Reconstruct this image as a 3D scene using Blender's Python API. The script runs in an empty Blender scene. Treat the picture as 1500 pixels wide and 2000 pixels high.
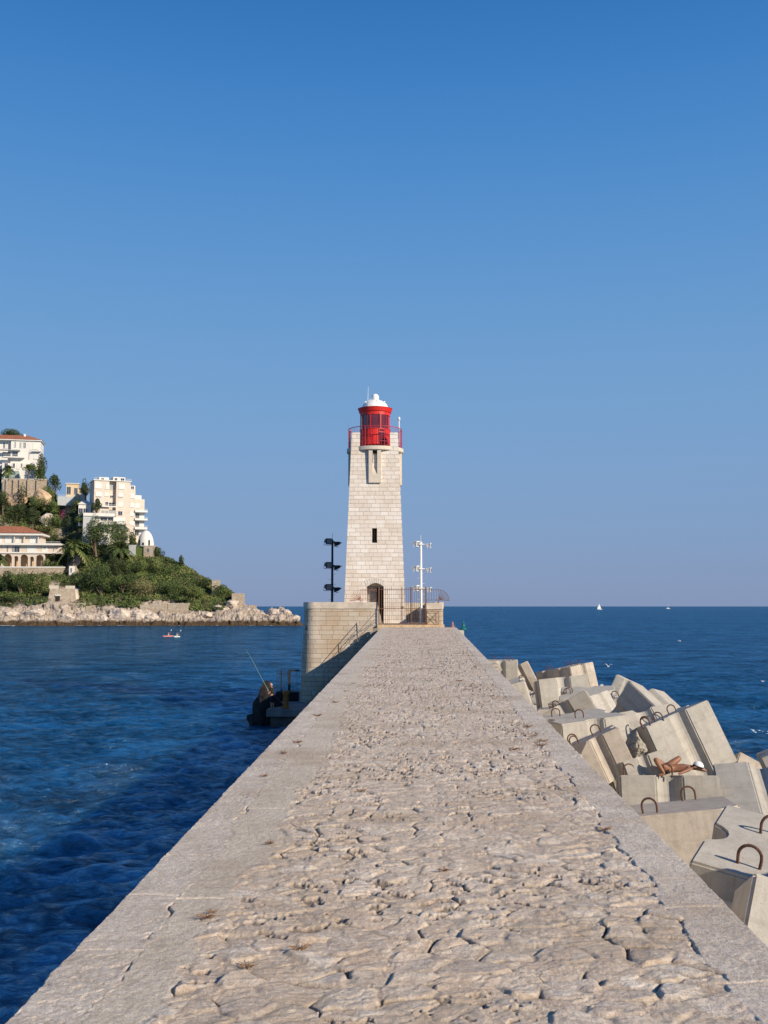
import bpy, bmesh, math, random
import numpy as np
from mathutils import Vector, Matrix
R = math.radians
random.seed(7); NR = np.random.RandomState(11)
scene = bpy.context.scene
col = scene.collection

# ---------------------------------------------------------------- camera
EYE = 8.2
F = 2000.0
PITCH = math.atan(184 / 2000.0)
cd = bpy.data.cameras.new('camera'); cam = bpy.data.objects.new('camera', cd); col.objects.link(cam)
cam.location = (0, 0, EYE); cam.rotation_euler = (R(90) + PITCH, 0, 0)
cd.sensor_fit = 'VERTICAL'; cd.sensor_height = 36.0; cd.lens = 36.0
cd.clip_start = 0.1; cd.clip_end = 60000
scene.camera = cam
# ---------------------------------------------------------------- light
SUN_DIR = Vector((0.74, -0.61, 0.46)).normalized()
SUN_EL = math.asin(SUN_DIR.z); SUN_AZ = math.atan2(SUN_DIR.x, SUN_DIR.y)
world = bpy.data.worlds.new('World'); scene.world = world; world.use_nodes = True
wt = world.node_tree; wt.nodes.clear()
def wn(t): return wt.nodes.new(t)
sky = wn('ShaderNodeTexSky'); sky.sky_type = 'NISHITA'; sky.sun_disc = False
sky.sun_elevation = SUN_EL; sky.sun_rotation = SUN_AZ
sky.air_density = 1.0; sky.dust_density = 0.6; sky.ozone_density = 3.0; sky.altitude = 0
tc = wn('ShaderNodeTexCoord'); sx = wn('ShaderNodeSeparateXYZ'); wt.links.new(tc.outputs['Generated'], sx.inputs[0])
rp = wn('ShaderNodeValToRGB'); wt.links.new(sx.outputs['Z'], rp.inputs[0])
rp.color_ramp.interpolation = 'B_SPLINE'
els = [(0.0, (.225, .300, .495)), (0.06, (.215, .325, .545)), (0.16, (.200, .368, .620)), (0.30, (.132, .330, .640)), (0.46, (.044, .226, .595)), (0.60, (.016, .13, .40)), (1.0, (.008, .065, .22))]
while len(rp.color_ramp.elements) < len(els): rp.color_ramp.elements.new(0.5)
for e, (p_, c_) in zip(rp.color_ramp.elements, els): e.position = p_; e.color = (*c_, 1)
sc_ = wn('ShaderNodeMix'); sc_.data_type = 'RGBA'; sc_.blend_type = 'MULTIPLY'; sc_.inputs[0].default_value = 1
wt.links.new(rp.outputs[0], sc_.inputs[6]); sc_.inputs[7].default_value = (8.8, 8.8, 8.8, 1)
sc_.clamp_result = False
mx = wn('ShaderNodeMix'); mx.data_type = 'RGBA'; mx.inputs[0].default_value = 0.93
wt.links.new(sky.outputs[0], mx.inputs[6]); wt.links.new(sc_.outputs[2], mx.inputs[7])
bg = wn('ShaderNodeBackground'); bg.inputs[1].default_value = 0.1
wo = wn('ShaderNodeOutputWorld'); wt.links.new(mx.outputs[2], bg.inputs[0]); wt.links.new(bg.outputs[0], wo.inputs[0])
sd = bpy.data.lights.new('sun', 'SUN'); sd.energy = 5.0; sd.angle = R(0.53); sd.color = (1.0, 0.87, 0.70)
so = bpy.data.objects.new('sun', sd); col.objects.link(so)
so.rotation_euler = SUN_DIR.to_track_quat('Z', 'Y').to_euler(); so.location = (60, -60, 80)
scene.view_settings.view_transform = 'Standard'; scene.view_settings.look = 'None'
scene.view_settings.exposure = 0.18; scene.view_settings.gamma = 1.0
scene.render.film_transparent = False
scene.cycles.max_bounces = 6; scene.cycles.diffuse_bounces = 3; scene.cycles.glossy_bounces = 3

# ---------------------------------------------------------------- helpers
CP, SP = math.cos(PITCH), math.sin(PITCH)
def at(px, py, Y):
    """world point seen at photo pixel (px,py) at world distance Y"""
    rx = (px - 750) / F; ru = (1000 - py) / F
    dy = CP - ru * SP; dz = SP + ru * CP
    return Vector((rx * Y / dy, Y, EYE + dz * Y / dy))
def atz(px, py, Z):
    rx = (px - 750) / F; ru = (1000 - py) / F
    dy = CP - ru * SP; dz = SP + ru * CP
    t = (Z - EYE) / dz
    return Vector((rx * t, dy * t, Z))
def raydir(px, py):
    rx = (px - 750) / F; ru = (1000 - py) / F
    return Vector((rx, CP - ru * SP, SP + ru * CP))
def tag(o, label=None, cat=None, group=None, kind=None):
    if label: o['label'] = label
    if cat: o['category'] = cat
    if group: o['group'] = group
    if kind: o['kind'] = kind
    return o
def empty(name, loc, rz=0.0, rot=None):
    o = bpy.data.objects.new(name, None); col.objects.link(o)
    o.location = loc; o.rotation_euler = rot if rot else (0, 0, rz); o.empty_display_size = .3
    return o
class MB:
    def __init__(s): s.v = []; s.f = []
    def add(s, vs, fs):
        n = len(s.v); s.v += [tuple(v) for v in vs]; s.f += [tuple(i + n for i in f) for f in fs]; return s
    def box(s, x0, x1, y0, y1, z0, z1, M=None):
        vs = [Vector((x, y, z)) for z in (z0, z1) for y in (y0, y1) for x in (x0, x1)]
        if M: vs = [M @ v for v in vs]
        return s.add(vs, [(0, 2, 3, 1), (4, 5, 7, 6), (0, 1, 5, 4), (2, 6, 7, 3), (0, 4, 6, 2), (1, 3, 7, 5)])
    def frustum(s, a, b, z0, z1):  # a,b = (x0,x1,y0,y1)
        vs = [(x, y, z0) for y in (a[2], a[3]) for x in (a[0], a[1])] + [(x, y, z1) for y in (b[2], b[3]) for x in (b[0], b[1])]
        return s.add(vs, [(0, 2, 3, 1), (4, 5, 7, 6), (0, 1, 5, 4), (2, 6, 7, 3), (0, 4, 6, 2), (1, 3, 7, 5)])
    def prism(s, poly, z0, z1, poly1=None):
        n = len(poly); poly1 = poly1 or poly
        vs = [(x, y, z0) for x, y in poly] + [(x, y, z1) for x, y in poly1]
        return s.add(vs, [tuple(range(n - 1, -1, -1)), tuple(range(n, 2 * n))] + [(i, (i + 1) % n, n + (i + 1) % n, n + i) for i in range(n)])
    def tube(s, pts, r, n=8, cap=True):
        pts = [Vector(p) for p in pts]; rings = []
        rr = r if isinstance(r, (list, tuple)) else [r] * len(pts)
        base = len(s.v); prev = None
        for i, p in enumerate(pts):
            a = pts[max(i - 1, 0)]; b = pts[min(i + 1, len(pts) - 1)]; d = (b - a).normalized()
            if prev is None:
                up = Vector((0, 0, 1)) if abs(d.z) < .9 else Vector((1, 0, 0)); u = d.cross(up).normalized()
            else:
                u = (prev - d * prev.dot(d)).normalized()
            prev = u; w = d.cross(u)
            for k in range(n):
                t = 2 * math.pi * k / n
                s.v.append(tuple(p + (u * math.cos(t) + w * math.sin(t)) * rr[i]))
        for i in range(len(pts) - 1):
            for k in range(n):
                a = base + i * n + k; b = base + i * n + (k + 1) % n
                s.f.append((a, b, b + n, a + n))
        if cap:
            s.f.append(tuple(base + k for k in range(n - 1, -1, -1)))
            s.f.append(tuple(base + (len(pts) - 1) * n + k for k in range(n)))
        return s
    def lathe(s, prof, c=(0, 0), n=32, a0=0, a1=2 * math.pi):
        base = len(s.v); full = abs(a1 - a0 - 2 * math.pi) < 1e-6; m = n if full else n + 1
        for (r, z) in prof:
            for k in range(m):
                t = a0 + (a1 - a0) * k / n
                s.v.append((c[0] + r * math.cos(t), c[1] + r * math.sin(t), z))
        for i in range(len(prof) - 1):
            for k in range(n):
                a = base + i * m + k; b = base + i * m + (k + 1) % m
                s.f.append((a, b, b + m, a + m))
        return s
    def build(s, name, mat, parent=None, smooth=False, bevel=0, loc=None, rot=None):
        me = bpy.data.meshes.new(name); me.from_pydata(s.v, [], s.f); me.update()
        bm = bmesh.new(); bm.from_mesh(me)
        bmesh.ops.recalc_face_normals(bm, faces=bm.faces)
        if bevel:
            es = [e for e in bm.edges if len(e.link_faces) == 2 and e.calc_face_angle(0) > .35]
            bmesh.ops.bevel(bm, geom=es, offset=bevel, segments=1, affect='EDGES', clamp_overlap=True)
        bm.to_mesh(me); bm.free()
        if mat: me.materials.append(mat)
        if smooth: me.polygons.foreach_set('use_smooth', [True] * len(me.polygons))
        o = bpy.data.objects.new(name, me); col.objects.link(o)
        if parent: o.parent = parent
        if loc is not None: o.location = loc
        if rot is not None: o.rotation_euler = rot
        return o
def npmesh(name, V, Fq, mat, parent=None, smooth=False, attrs=None):
    me = bpy.data.meshes.new(name); V = np.asarray(V, np.float32); Fq = np.asarray(Fq, np.int32)
    me.vertices.add(len(V)); me.vertices.foreach_set('co', V.ravel())
    k = Fq.shape[1]
    me.loops.add(Fq.size); me.loops.foreach_set('vertex_index', Fq.ravel())
    me.polygons.add(len(Fq)); me.polygons.foreach_set('loop_start', np.arange(len(Fq), dtype=np.int32) * k)
    me.polygons.foreach_set('loop_total', np.full(len(Fq), k, np.int32))
    me.update(calc_edges=True)
    for an, (dom, arr) in (attrs or {}).items():
        a = me.attributes.new(an, 'FLOAT', dom); a.data.foreach_set('value', np.asarray(arr, np.float32))
    if smooth: me.polygons.foreach_set('use_smooth', np.ones(len(Fq), bool))
    me.validate()
    if mat: me.materials.append(mat)
    o = bpy.data.objects.new(name, me); col.objects.link(o)
    if parent: o.parent = parent
    return o
def gridfaces(nr, nc):
    i = np.arange(nr - 1)[:, None] * nc + np.arange(nc - 1)[None, :]
    i = i.ravel(); return np.stack([i, i + 1, i + nc + 1, i + nc], 1)
def copy_tree(o, parent=None):
    c = o.copy(); col.objects.link(c)
    if parent: c.parent = parent
    for ch in list(o.children): copy_tree(ch, c)
    return c
# numpy noise
def h2(ix, iy, s=0):
    x = (ix.astype(np.int64) * 374761393 + iy.astype(np.int64) * 668265263 + s * 982451653) & 0xffffffff
    x = ((x ^ (x >> 13)) * 1274126177) & 0xffffffff
    x = (x ^ (x >> 16)) & 0xffffffff
    return x / 4294967295.0
def vnoise(x, y, s=0):
    ix = np.floor(x); iy = np.floor(y); fx = x - ix; fy = y - iy
    fx = fx * fx * fx * (fx * (fx * 6 - 15) + 10); fy = fy * fy * fy * (fy * (fy * 6 - 15) + 10)
    a = h2(ix, iy, s); b = h2(ix + 1, iy, s); c = h2(ix, iy + 1, s); d = h2(ix + 1, iy + 1, s)
    return (a + (b - a) * fx) * (1 - fy) + (c + (d - c) * fx) * fy
def fbm(x, y, o=5, s=0, g=.5):
    t = 0; a = 1; n = 0
    for k in range(o):
        ca, sa = math.cos(.6 + 1.1 * k), math.sin(.6 + 1.1 * k)
        t = t + a * (vnoise((x * ca - y * sa) * 2 ** k + 17.3 * k, (x * sa + y * ca) * 2 ** k - 9.1 * k, s + k) * 2 - 1); n += a; a *= g
    return t / n
def voro(x, y, s=0):
    ix = np.floor(x); iy = np.floor(y)
    f1 = np.full(x.shape, 9.); f2 = np.full(x.shape, 9.); idd = np.zeros(x.shape); cx = np.zeros(x.shape); cy = np.zeros(x.shape)
    for dx in (-1, 0, 1):
        for dy in (-1, 0, 1):
            jx = ix + dx; jy = iy + dy
            qx = jx + .1 + .8 * h2(jx, jy, s); qy = jy + .1 + .8 * h2(jx, jy, s + 5)
            d = np.hypot(x - qx, y - qy); i_ = h2(jx, jy, s + 9)
            m = d < f1
            f2 = np.where(m, f1, np.minimum(f2, d)); idd = np.where(m, i_, idd)
            cx = np.where(m, x - qx, cx); cy = np.where(m, y - qy, cy); f1 = np.where(m, d, f1)
    return f1, f2, idd, cx, cy
def sstep(a, b, x): t = np.clip((x - a) / (b - a), 0, 1); return t * t * (3 - 2 * t)

# ---------------------------------------------------------------- materials
class NT:
    def __init__(s, name):
        s.m = bpy.data.materials.new(name); s.m.use_nodes = True; s.t = s.m.node_tree
        s.b = s.t.nodes['Principled BSDF']; s._c = None
    def n(s, t, **k):
        nd = s.t.nodes.new(t)
        for a, b in k.items(): setattr(nd, a, b)
        return nd
    def l(s, a, b): s.t.links.new(a, b)
    def co(s, scale=(1, 1, 1), kind='Object'):
        c = s.n('ShaderNodeTexCoord'); mp = s.n('ShaderNodeMapping'); mp.inputs['Scale'].default_value = scale
        s.l(c.outputs[kind], mp.inputs[0]); return mp.outputs[0]
    def noise(s, v, sc, det=6, rough=.6, dist=0):
        nd = s.n('ShaderNodeTexNoise'); s.l(v, nd.inputs['Vector']); nd.inputs['Scale'].default_value = sc
        nd.inputs['Detail'].default_value = det; nd.inputs['Roughness'].default_value = rough; nd.inputs['Distortion'].default_value = dist
        return nd.outputs['Fac']
    def ramp(s, f, els, interp='LINEAR'):
        nd = s.n('ShaderNodeValToRGB'); s.l(f, nd.inputs[0]); cr = nd.color_ramp; cr.interpolation = interp
        while len(cr.elements) < len(els): cr.elements.new(.5)
        for e, (p, c) in zip(cr.elements, els):
            e.position = p; e.color = (*c, 1) if isinstance(c, tuple) else (c, c, c, 1)
        return nd.outputs[0]
    def mix(s, f, a, b, mode='MIX'):
        nd = s.n('ShaderNodeMix', data_type='RGBA', blend_type=mode)
        for sock, val in ((nd.inputs[0], f), (nd.inputs[6], a), (nd.inputs[7], b)):
            if isinstance(val, (int, float)): sock.default_value = val
            elif isinstance(val, tuple): sock.default_value = (*val, 1)
            else: s.l(val, sock)
        return nd.outputs[2]
    def math(s, op, a, b=None, c=None):
        nd = s.n('ShaderNodeMath', operation=op)
        for i, v in enumerate((a, b, c)):
            if v is None: continue
            if isinstance(v, (int, float)): nd.inputs[i].default_value = v
            else: s.l(v, nd.inputs[i])
        return nd.outputs[0]
    def attr(s, name): nd = s.n('ShaderNodeAttribute'); nd.attribute_name = name; return nd.outputs['Fac']
    def bump(s, h, dist, strength=1.0, prev=None):
        nd = s.n('ShaderNodeBump'); s.l(h, nd.inputs['Height']); nd.inputs['Distance'].default_value = dist
        nd.inputs['Strength'].default_value = strength
        if prev: s.l(prev, nd.inputs['Normal'])
        return nd.outputs[0]
    def done(s, color=None, rough=.85, normal=None, metal=0, spec=.3):
        if color is not None:
            if isinstance(color, tuple): s.b.inputs['Base Color'].default_value = (*color, 1)
            else: s.l(color, s.b.inputs['Base Color'])
        if isinstance(rough, (int, float)): s.b.inputs['Roughness'].default_value = rough
        else: s.l(rough, s.b.inputs['Roughness'])
        s.b.inputs['Metallic'].default_value = metal
        s.b.inputs['Specular IOR Level'].default_value = spec
        if normal: s.l(normal, s.b.inputs['Normal'])
        return s.m
def simple(name, c, rough=.7, var=.12, sc=6, metal=0, spec=.3, bump=0.0):
    n = NT(name); v = n.co(); f = n.noise(v, sc)
    d = tuple(x * (1 - var) for x in c); e = tuple(min(1, x * (1 + var)) for x in c)
    cc = n.ramp(f, [(.3, d), (.7, e)])
    nm = n.bump(f, bump) if bump else None
    return n.done(cc, rough, nm, metal, spec)
def masonry(name, base, bw=.6, bh=.3, mortar=(.25, .21, .17), stain=.3, tones=None, off=.5, bumpd=.02, msize=.012):
    n = NT(name); c = n.n('ShaderNodeTexCoord'); sp = n.n('ShaderNodeSeparateXYZ'); n.l(c.outputs['Object'], sp.inputs[0])
    u = n.math('ADD', sp.outputs['X'], sp.outputs['Y']); cb = n.n('ShaderNodeCombineXYZ'); n.l(u, cb.inputs[0]); n.l(sp.outputs['Z'], cb.inputs[1])
    wob = n.n('ShaderNodeVectorMath', operation='MULTIPLY_ADD')
    nz = n.n('ShaderNodeTexNoise'); n.l(cb.outputs[0], nz.inputs['Vector']); nz.inputs['Scale'].default_value = 1.4
    n.l(nz.outputs['Color'], wob.inputs[0]); wob.inputs[1].default_value = (.05, .035, 0); n.l(cb.outputs[0], wob.inputs[2])
    br = n.n('ShaderNodeTexBrick'); n.l(wob.outputs[0], br.inputs['Vector'])
    br.inputs['Scale'].default_value = 1; br.inputs['Brick Width'].default_value = bw; br.inputs['Row Height'].default_value = bh
    br.inputs['Mortar Size'].default_value = msize; br.inputs['Mortar Smooth'].default_value = .3; br.offset = off; br.squash = 1.25; br.squash_frequency = 3
    t = tones or [tuple(x * .8 for x in base), base]
    br.inputs['Color1'].default_value = (0, 0, 0, 1); br.inputs['Color2'].default_value = (1, 1, 1, 1); br.inputs['Mortar'].default_value = (.5, .5, .5, 1); br.inputs['Bias'].default_value = 0
    els = [(i / (len(t) - 1), q) for i, q in enumerate(t)]
    stone = n.ramp(br.outputs['Color'], els)
    v = n.co(); big = n.noise(v, .7, 5); fine = n.noise(v, 9, 6, .7)
    st = n.ramp(big, [(.42, 0.0), (.68, 1.0)])
    stone = n.mix(n.math('MULTIPLY', st, stain), stone, (base[0] * .78, base[1] * .62, base[2] * .45))
    stone = n.mix(n.ramp(fine, [(.3, .0), (.7, .35)]), stone, tuple(min(1, x * 1.25) for x in base))
    colr = n.mix(br.outputs['Fac'], stone, mortar)
    h = n.math('SUBTRACT', n.math('MULTIPLY', fine, .5), br.outputs['Fac'])
    return n.done(colr, .9, n.bump(h, bumpd), spec=.15)

# ================================================================ water
def make_water():
    n = NT('sea_water'); v = n.co(); n.t.nodes.remove(n.b)
    def str_(sx, sy, sc, det, ro, di=0):
        mp = n.n('ShaderNodeMapping'); mp.inputs['Scale'].default_value = (sx, sy, 1); n.l(v, mp.inputs[0]); return n.noise(mp.outputs[0], sc, det, ro, di)
    a = str_(.6, 1.3, 1.6, 6, .68, .5); b = str_(.6, 1.2, .33, 5, .6, .4); c = n.noise(v, .010, 4, .6); d = str_(.5, 1.0, .07, 5, .62, .3)
    hh = n.math('ADD', n.math('ADD', n.math('MULTIPLY', a, .42), n.math('MULTIPLY', b, .75)), n.math('MULTIPLY', d, 1.6))
    nm = n.bump(hh, .8, 1.0)
    deep = n.ramp(c, [(.3, (.0036, .038, .088)), (.7, (.0056, .054, .114))])
    chop = n.math('ADD', n.math('MULTIPLY', str_(.8, 1.2, 1.3, 9, .8, .5), .42), n.math('MULTIPLY', str_(.7, 1.0, .16, 12, .86, .5), .58))
    deep = n.mix(1.0, deep, n.ramp(chop, [(.43, .38), (.5, 1.0), (.57, 2.3)]), 'MULTIPLY')
    fr = n.n('ShaderNodeFresnel'); fr.inputs['IOR'].default_value = 1.33; n.l(nm, fr.inputs['Normal'])
    gl = n.n('ShaderNodeBsdfGlossy'); gl.inputs['Color'].default_value = (.50, .80, 1, 1); gl.inputs['Roughness'].default_value = .12; n.l(nm, gl.inputs['Normal'])
    df = n.n('ShaderNodeSubsurfaceScattering'); df.falloff = 'BURLEY'; n.l(deep, df.inputs['Color']); df.inputs['Scale'].default_value = 3.2; df.inputs['Radius'].default_value = (.7, 1.0, 1.3); n.l(nm, df.inputs['Normal'])
    fac = n.math('MINIMUM', n.math('MAXIMUM', fr.outputs[0], .15), n.ramp(chop, [(.44, .16), (.56, .52)]))
    ms = n.n('ShaderNodeMixShader'); n.l(fac, ms.inputs[0]); n.l(df.outputs[0], ms.inputs[1]); n.l(gl.outputs[0], ms.inputs[2])
    out = [x for x in n.t.nodes if x.type == 'OUTPUT_MATERIAL'][0]; n.l(ms.outputs[0], out.inputs[0])
    return n.m
M_water = make_water()
def build_water():
    ds = [9.0]
    while ds[-1] < 40000:
        d = ds[-1]; ds.append(d + max(.16, d * d / 15500.0) if d < 4000 else d * 1.12)
    ds = np.array(ds)
    an = np.concatenate([np.linspace(-math.pi, -.46, 70)[:-1], np.linspace(-.46, .46, 560), np.linspace(.46, math.pi, 70)[1:]])
    D, A = np.meshgrid(ds, an, indexing='ij'); X = D * np.sin(A); Y = D * np.cos(A); Z = np.zeros_like(X)
    sp = np.maximum(np.gradient(ds)[:, None] * np.ones_like(A), D * .0018)
    rs = np.random.RandomState(3)
    for k in range(46):
        lam = .45 * (10 ** (k / 45.)) ; th = rs.normal(-math.pi / 2 + .25, .55); ph = rs.uniform(0, 6.28)
        amp = .0125 * lam ** .75 * rs.uniform(.6, 1.3)
        kx, ky = math.cos(th) * 2 * math.pi / lam, math.sin(th) * 2 * math.pi / lam
        w = np.clip((lam / sp - 2.2) / 2, 0, 1)
        s_ = np.sin(kx * X + ky * Y + ph + 1.3 * np.sin(.13 * X / lam ** .5 + k) )
        Z += w * amp * (s_ + .25 * np.cos(2 * (kx * X + ky * Y + ph)))
    Z *= .75 + .5 * vnoise(X / 30, Y / 45, 3)
    V = np.stack([X, Y, Z], -1).reshape(-1, 3)
    nc = len(an); Fq = gridfaces(len(ds), nc)[:, ::-1]
    o = npmesh('sea', V, Fq, M_water, smooth=True); tag(o, kind='structure')
build_water()
M_foam = simple('foam', (.75, .8, .85), .8, .1, 3, bump=.05)

# ================================================================ long stone wall
ZW = 6.7
XL = lambda Y: -1.46 + .0172 * Y
XR = lambda Y: 1.484 + .0501 * Y
def mat_paving():
    n = NT('worn_paving_stone'); v = n.co()
    st = n.attr('stone'); mo = n.attr('mortar'); cp = n.attr('coping'); pt = n.attr('patch'); pit = n.attr('pit')
    c = n.ramp(st, [(0, (.57, .43, .31)), (.22, (.75, .64, .51)), (.45, (.64, .52, .40)), (.65, (.84, .75, .63)), (.82, (.66, .56, .46)), (1, (.52, .43, .35))])
    mid = n.noise(v, 5, 6, .7); fine = n.noise(v, 38, 6, .75); grit = n.noise(v, 150, 3, .8)
    c = n.mix(n.ramp(mid, [(.35, 0.0), (.75, .7)]), c, (.64, .47, .35))
    c = n.mix(n.math('MULTIPLY', mo, .55), c, (.50, .40, .30))
    c = n.mix(pt, c, (.68, .585, .465))
    cop = n.ramp(n.noise(v, 3.2, 6, .7), [(.3, (.56, .475, .39)), (.5, (.68, .585, .485)), (.7, (.77, .68, .575))])
    c = n.mix(cp, c, cop)
    c = n.mix(n.ramp(fine, [(.30, .55), (.52, 0.0)]), c, (.30, .24, .19))
    c = n.mix(n.ramp(fine, [(.52, 0.0), (.7, .75)]), c, (.84, .77, .69))
    c = n.mix(n.ramp(grit, [(.36, .6), (.48, 0.0)]), c, (.19, .155, .125))
    blot = n.noise(v, .9, 5, .65)
    c = n.mix(n.ramp(blot, [(.48, 0.0), (.66, .6)]), c, (.42, .32, .225))
    c = n.mix(pit, c, (.10, .08, .065))
    h = n.math('ADD', n.math('MULTIPLY', fine, 1.0), n.math('MULTIPLY', grit, .35))
    return n.done(c, .92, n.bump(h, .011), spec=.12)
M_pave = mat_paving()
M_wallside = masonry('wall_side_masonry', (.46, .40, .33), 1.1, .5, tones=[(.36, .31, .25), (.46, .40, .33), (.50, .45, .38)])
YEND = 75.7
def build_seawall():
    root = empty('sea_wall', (0, 40, 0)); root.location = (0, 0, 0)
    tag(root, 'long straight sea wall with rough worn stone top running to the lighthouse', 'wall')
    ys = []
    py = 2040.0
    while py > 1223.2:
        ys.append(atz(750, py, ZW).y); py -= .92
    ys = np.array([-3.0, -2., -1., 0., 1., 2., 2.6, 3.0, 3.3] + [y for y in ys if y > 3.45 and y < YEND] + [YEND])
    nc = 900
    u = np.linspace(0, 1, nc)
    Y, U = np.meshgrid(ys, u, indexing='ij')
    xl, xr = XL(Y), XR(Y); W = xr - xl
    X = xl + U * W
    dl = X - xl; dr = xr - X
    wx = X + .10 * fbm(X * 2.3, Y * 2.3, 3, 5); wy = Y + .10 * fbm(X * 2.1 + 40, Y * 2.1, 3, 8)
    f1, f2, sid, cx, cy = voro(wx / .205, wy / .15, 3)
    edge = f2 - f1
    g1, g2, sid2, _, _ = voro(wx / .085 + 9, wy / .06, 21)
    far = sstep(12, 45, Y)
    # masks
    bl = .31 + .05 * fbm(Y * 1.7, Y * 0 + 3, 3, 31) + .05 * fbm(X * 6, Y * 6, 3, 32)
    br = .33 + .035 * fbm(Y * 2.1, Y * 0 + 7, 3, 33) + .05 * fbm(X * 6 + 5, Y * 6, 4, 34)
    pl = bl + .26 + .20 * fbm(Y * .7, Y * 0 + 11, 4, 35) + .07 * fbm(X * 5, Y * 5 + 9, 4, 36)
    cl = 1 - sstep(-.008, .008, dl - bl); cr = 1 - sstep(-.008, .008, dr - br); cop = np.maximum(cl, cr)
    patch = (1 - sstep(-.02, .03, dl - pl)) * (1 - cop)
    rough = (1 - cop) * (1 - patch)
    # open joints only in places
    gate = sstep(-.25, .12, fbm(X * 1.6 + 3, Y * 1.9, 4, 41)); gate2 = sstep(-.04, .28, fbm(X * 5 + 3, Y * 6, 3, 42))
    joint = 1 - sstep(.03, .26, edge); deep = (1 - sstep(.015, .09, edge)) * gate * gate2; bl1 = sstep(0, .20, edge); bl2 = sstep(0, .35, g2 - g1)
    tilt = (h2((sid * 9999).astype(int), (sid * 7777).astype(int), 2) - .5) * cx * .050 + (h2((sid * 5555).astype(int), (sid * 3333).astype(int), 4) - .5) * cy * .075
    hs = (.010 * (sid - .5) + tilt * .6) * bl1 + .008 * (sid2 - .3) * bl2
    rid = 1 - np.abs(fbm(X * 3.0, Y * 7.5, 5, 51, .55)) * 2.2
    hr = hs + .0046 * fbm(X * 5.4, Y * 7.6, 6, 52, .66) + .0035 * (rid - .6) - .005 * joint + .0050 * fbm(X * 18, Y * 22, 3, 53, .55) - .020 * deep
    hc = .0055 * fbm(X * 6, Y * 7, 6, 61, .66) + .0018 * fbm(X * 32, Y * 32, 2, 62, .6)
    # coping joints
    jr = np.abs(((Y + .07 * fbm(X * 4, Y * 0, 2, 71)) / 1.03 + .35) % 1 - .5); jr = 1 - sstep(.004, .014, jr * 1.03)
    jl = np.abs(((Y + .05 * fbm(X * 4, Y * 0, 2, 72)) / .86 + .1) % 1 - .5); jl = 1 - sstep(.004, .012, jl * .86)
    blk = vnoise(np.floor(Y / 1.03 + .35) * 7.7, Y * 0, 91) * .012
    pitn = sstep(.24, .42, fbm(X * 14, Y * 18, 3, 81)) * sstep(.0, .3, fbm(X * 1.5, Y * 1.5, 2, 82))
    hp = .003 * fbm(X * 7, Y * 7, 5, 63, .6) + .0018 * fbm(X * 34, Y * 34, 2, 64, .6)
    seam = np.exp(-((np.minimum(np.abs(dl - bl), np.abs(dr - br))) / .008) ** 2) * sstep(.08, .35, fbm(X * 2.2, Y * 2.6, 4, 83)) * sstep(-.1, .25, fbm(X * 9, Y * 9, 3, 86))
    pj = (1 - sstep(.004, .016, np.abs((Y / 2.35 + .18) % 1 - .5) * 2.35)) * patch
    H = rough * hr * .84 + cop * (hc - .002 + blk * cr * .6 - .008 * (jr * cr + jl * cl)) + patch * (hp - .002 - .012 * pj)
    H -= .022 * seam + .016 * pitn * (rough + .25 * cop)
    H -= .03 * (1 - sstep(.0, .025, np.minimum(dl, dr) + .012 * fbm(X * 9, Y * 9, 3, 84)))
    ed = np.where(U < .5, -1, 1) * (1 - sstep(0, .03, np.minimum(dl, dr)))
    X = X - ed * (.030 * (fbm(Y * 3.1, U * 0, 4, 85, .65) + .4)) 
    damp = 1 - .5 * far
    Z = ZW + H * damp - .0
    Z = Z - 0.16 * sstep(YEND - .35, YEND, Y)
    # round off far right corner
    cut = np.clip((Y - (YEND - 4.2)) / 4.2, 0, 1) * np.clip((U - .80) / .20, 0, 1)
    Z = Z - .10 * cut ** 2
    V = np.stack([X, Y, Z], -1)
    # skirts
    lo = V.copy()[:, [0, -1]]; lo[..., 2] = ZW - .45; lo[:, 0, 0] += .0; 
    V2 = np.concatenate([lo[:, :1], V, lo[:, 1:]], 1)
    nr, ncc = V2.shape[:2]
    def pad(a): return np.concatenate([a[:, :1], a, a[:, -1:]], 1).ravel()
    sidm = sid * .75 + .25 * sid2
    at_ = {'stone': ('POINT', pad(sidm)), 'mortar': ('POINT', pad(joint * rough)), 'coping': ('POINT', pad(cop)), 'patch': ('POINT', pad(patch)),
           'pit': ('POINT', pad(np.clip(.85 * deep * rough + .5 * seam + .55 * pitn * (rough + .2), 0, .9) * (1 - .3 * far)))}
    o = npmesh('paved_top', V2.reshape(-1, 3), gridfaces(nr, ncc), M_pave, root, smooth=True, attrs=at_)
    b = MB(); ya, yb = -3.0, YEND
    pts0 = [(XL(ya) - .35, ya), (XR(ya) + .35, ya), (XR(yb) + .35, yb), (XL(yb) - .05, yb)]
    pts1 = [(XL(ya) + .012, ya + .01), (XR(ya) - .012, ya + .01), (XR(yb) - .012, yb - .02), (XL(yb) + .012, yb - .02)]
    b.prism(pts0, -2.5, ZW - .22, pts1).build('masonry_body', M_wallside, root)
    return root
sea_wall = build_seawall()
# low quay hidden at the foot of the wall on the harbour side
M_quay = simple('quay_concrete', (.30, .27, .235), .9, .3, .8, bump=.05)
q = MB(); q.prism([(-4.6, -3), (XL(-3) - .36, -3), (XL(68) - .36, 68.9), (-4.6, 68.9)], -2.5, 1.05).build('lower_quay', M_quay)
tag(bpy.data.objects['lower_quay'], kind='structure')

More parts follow.
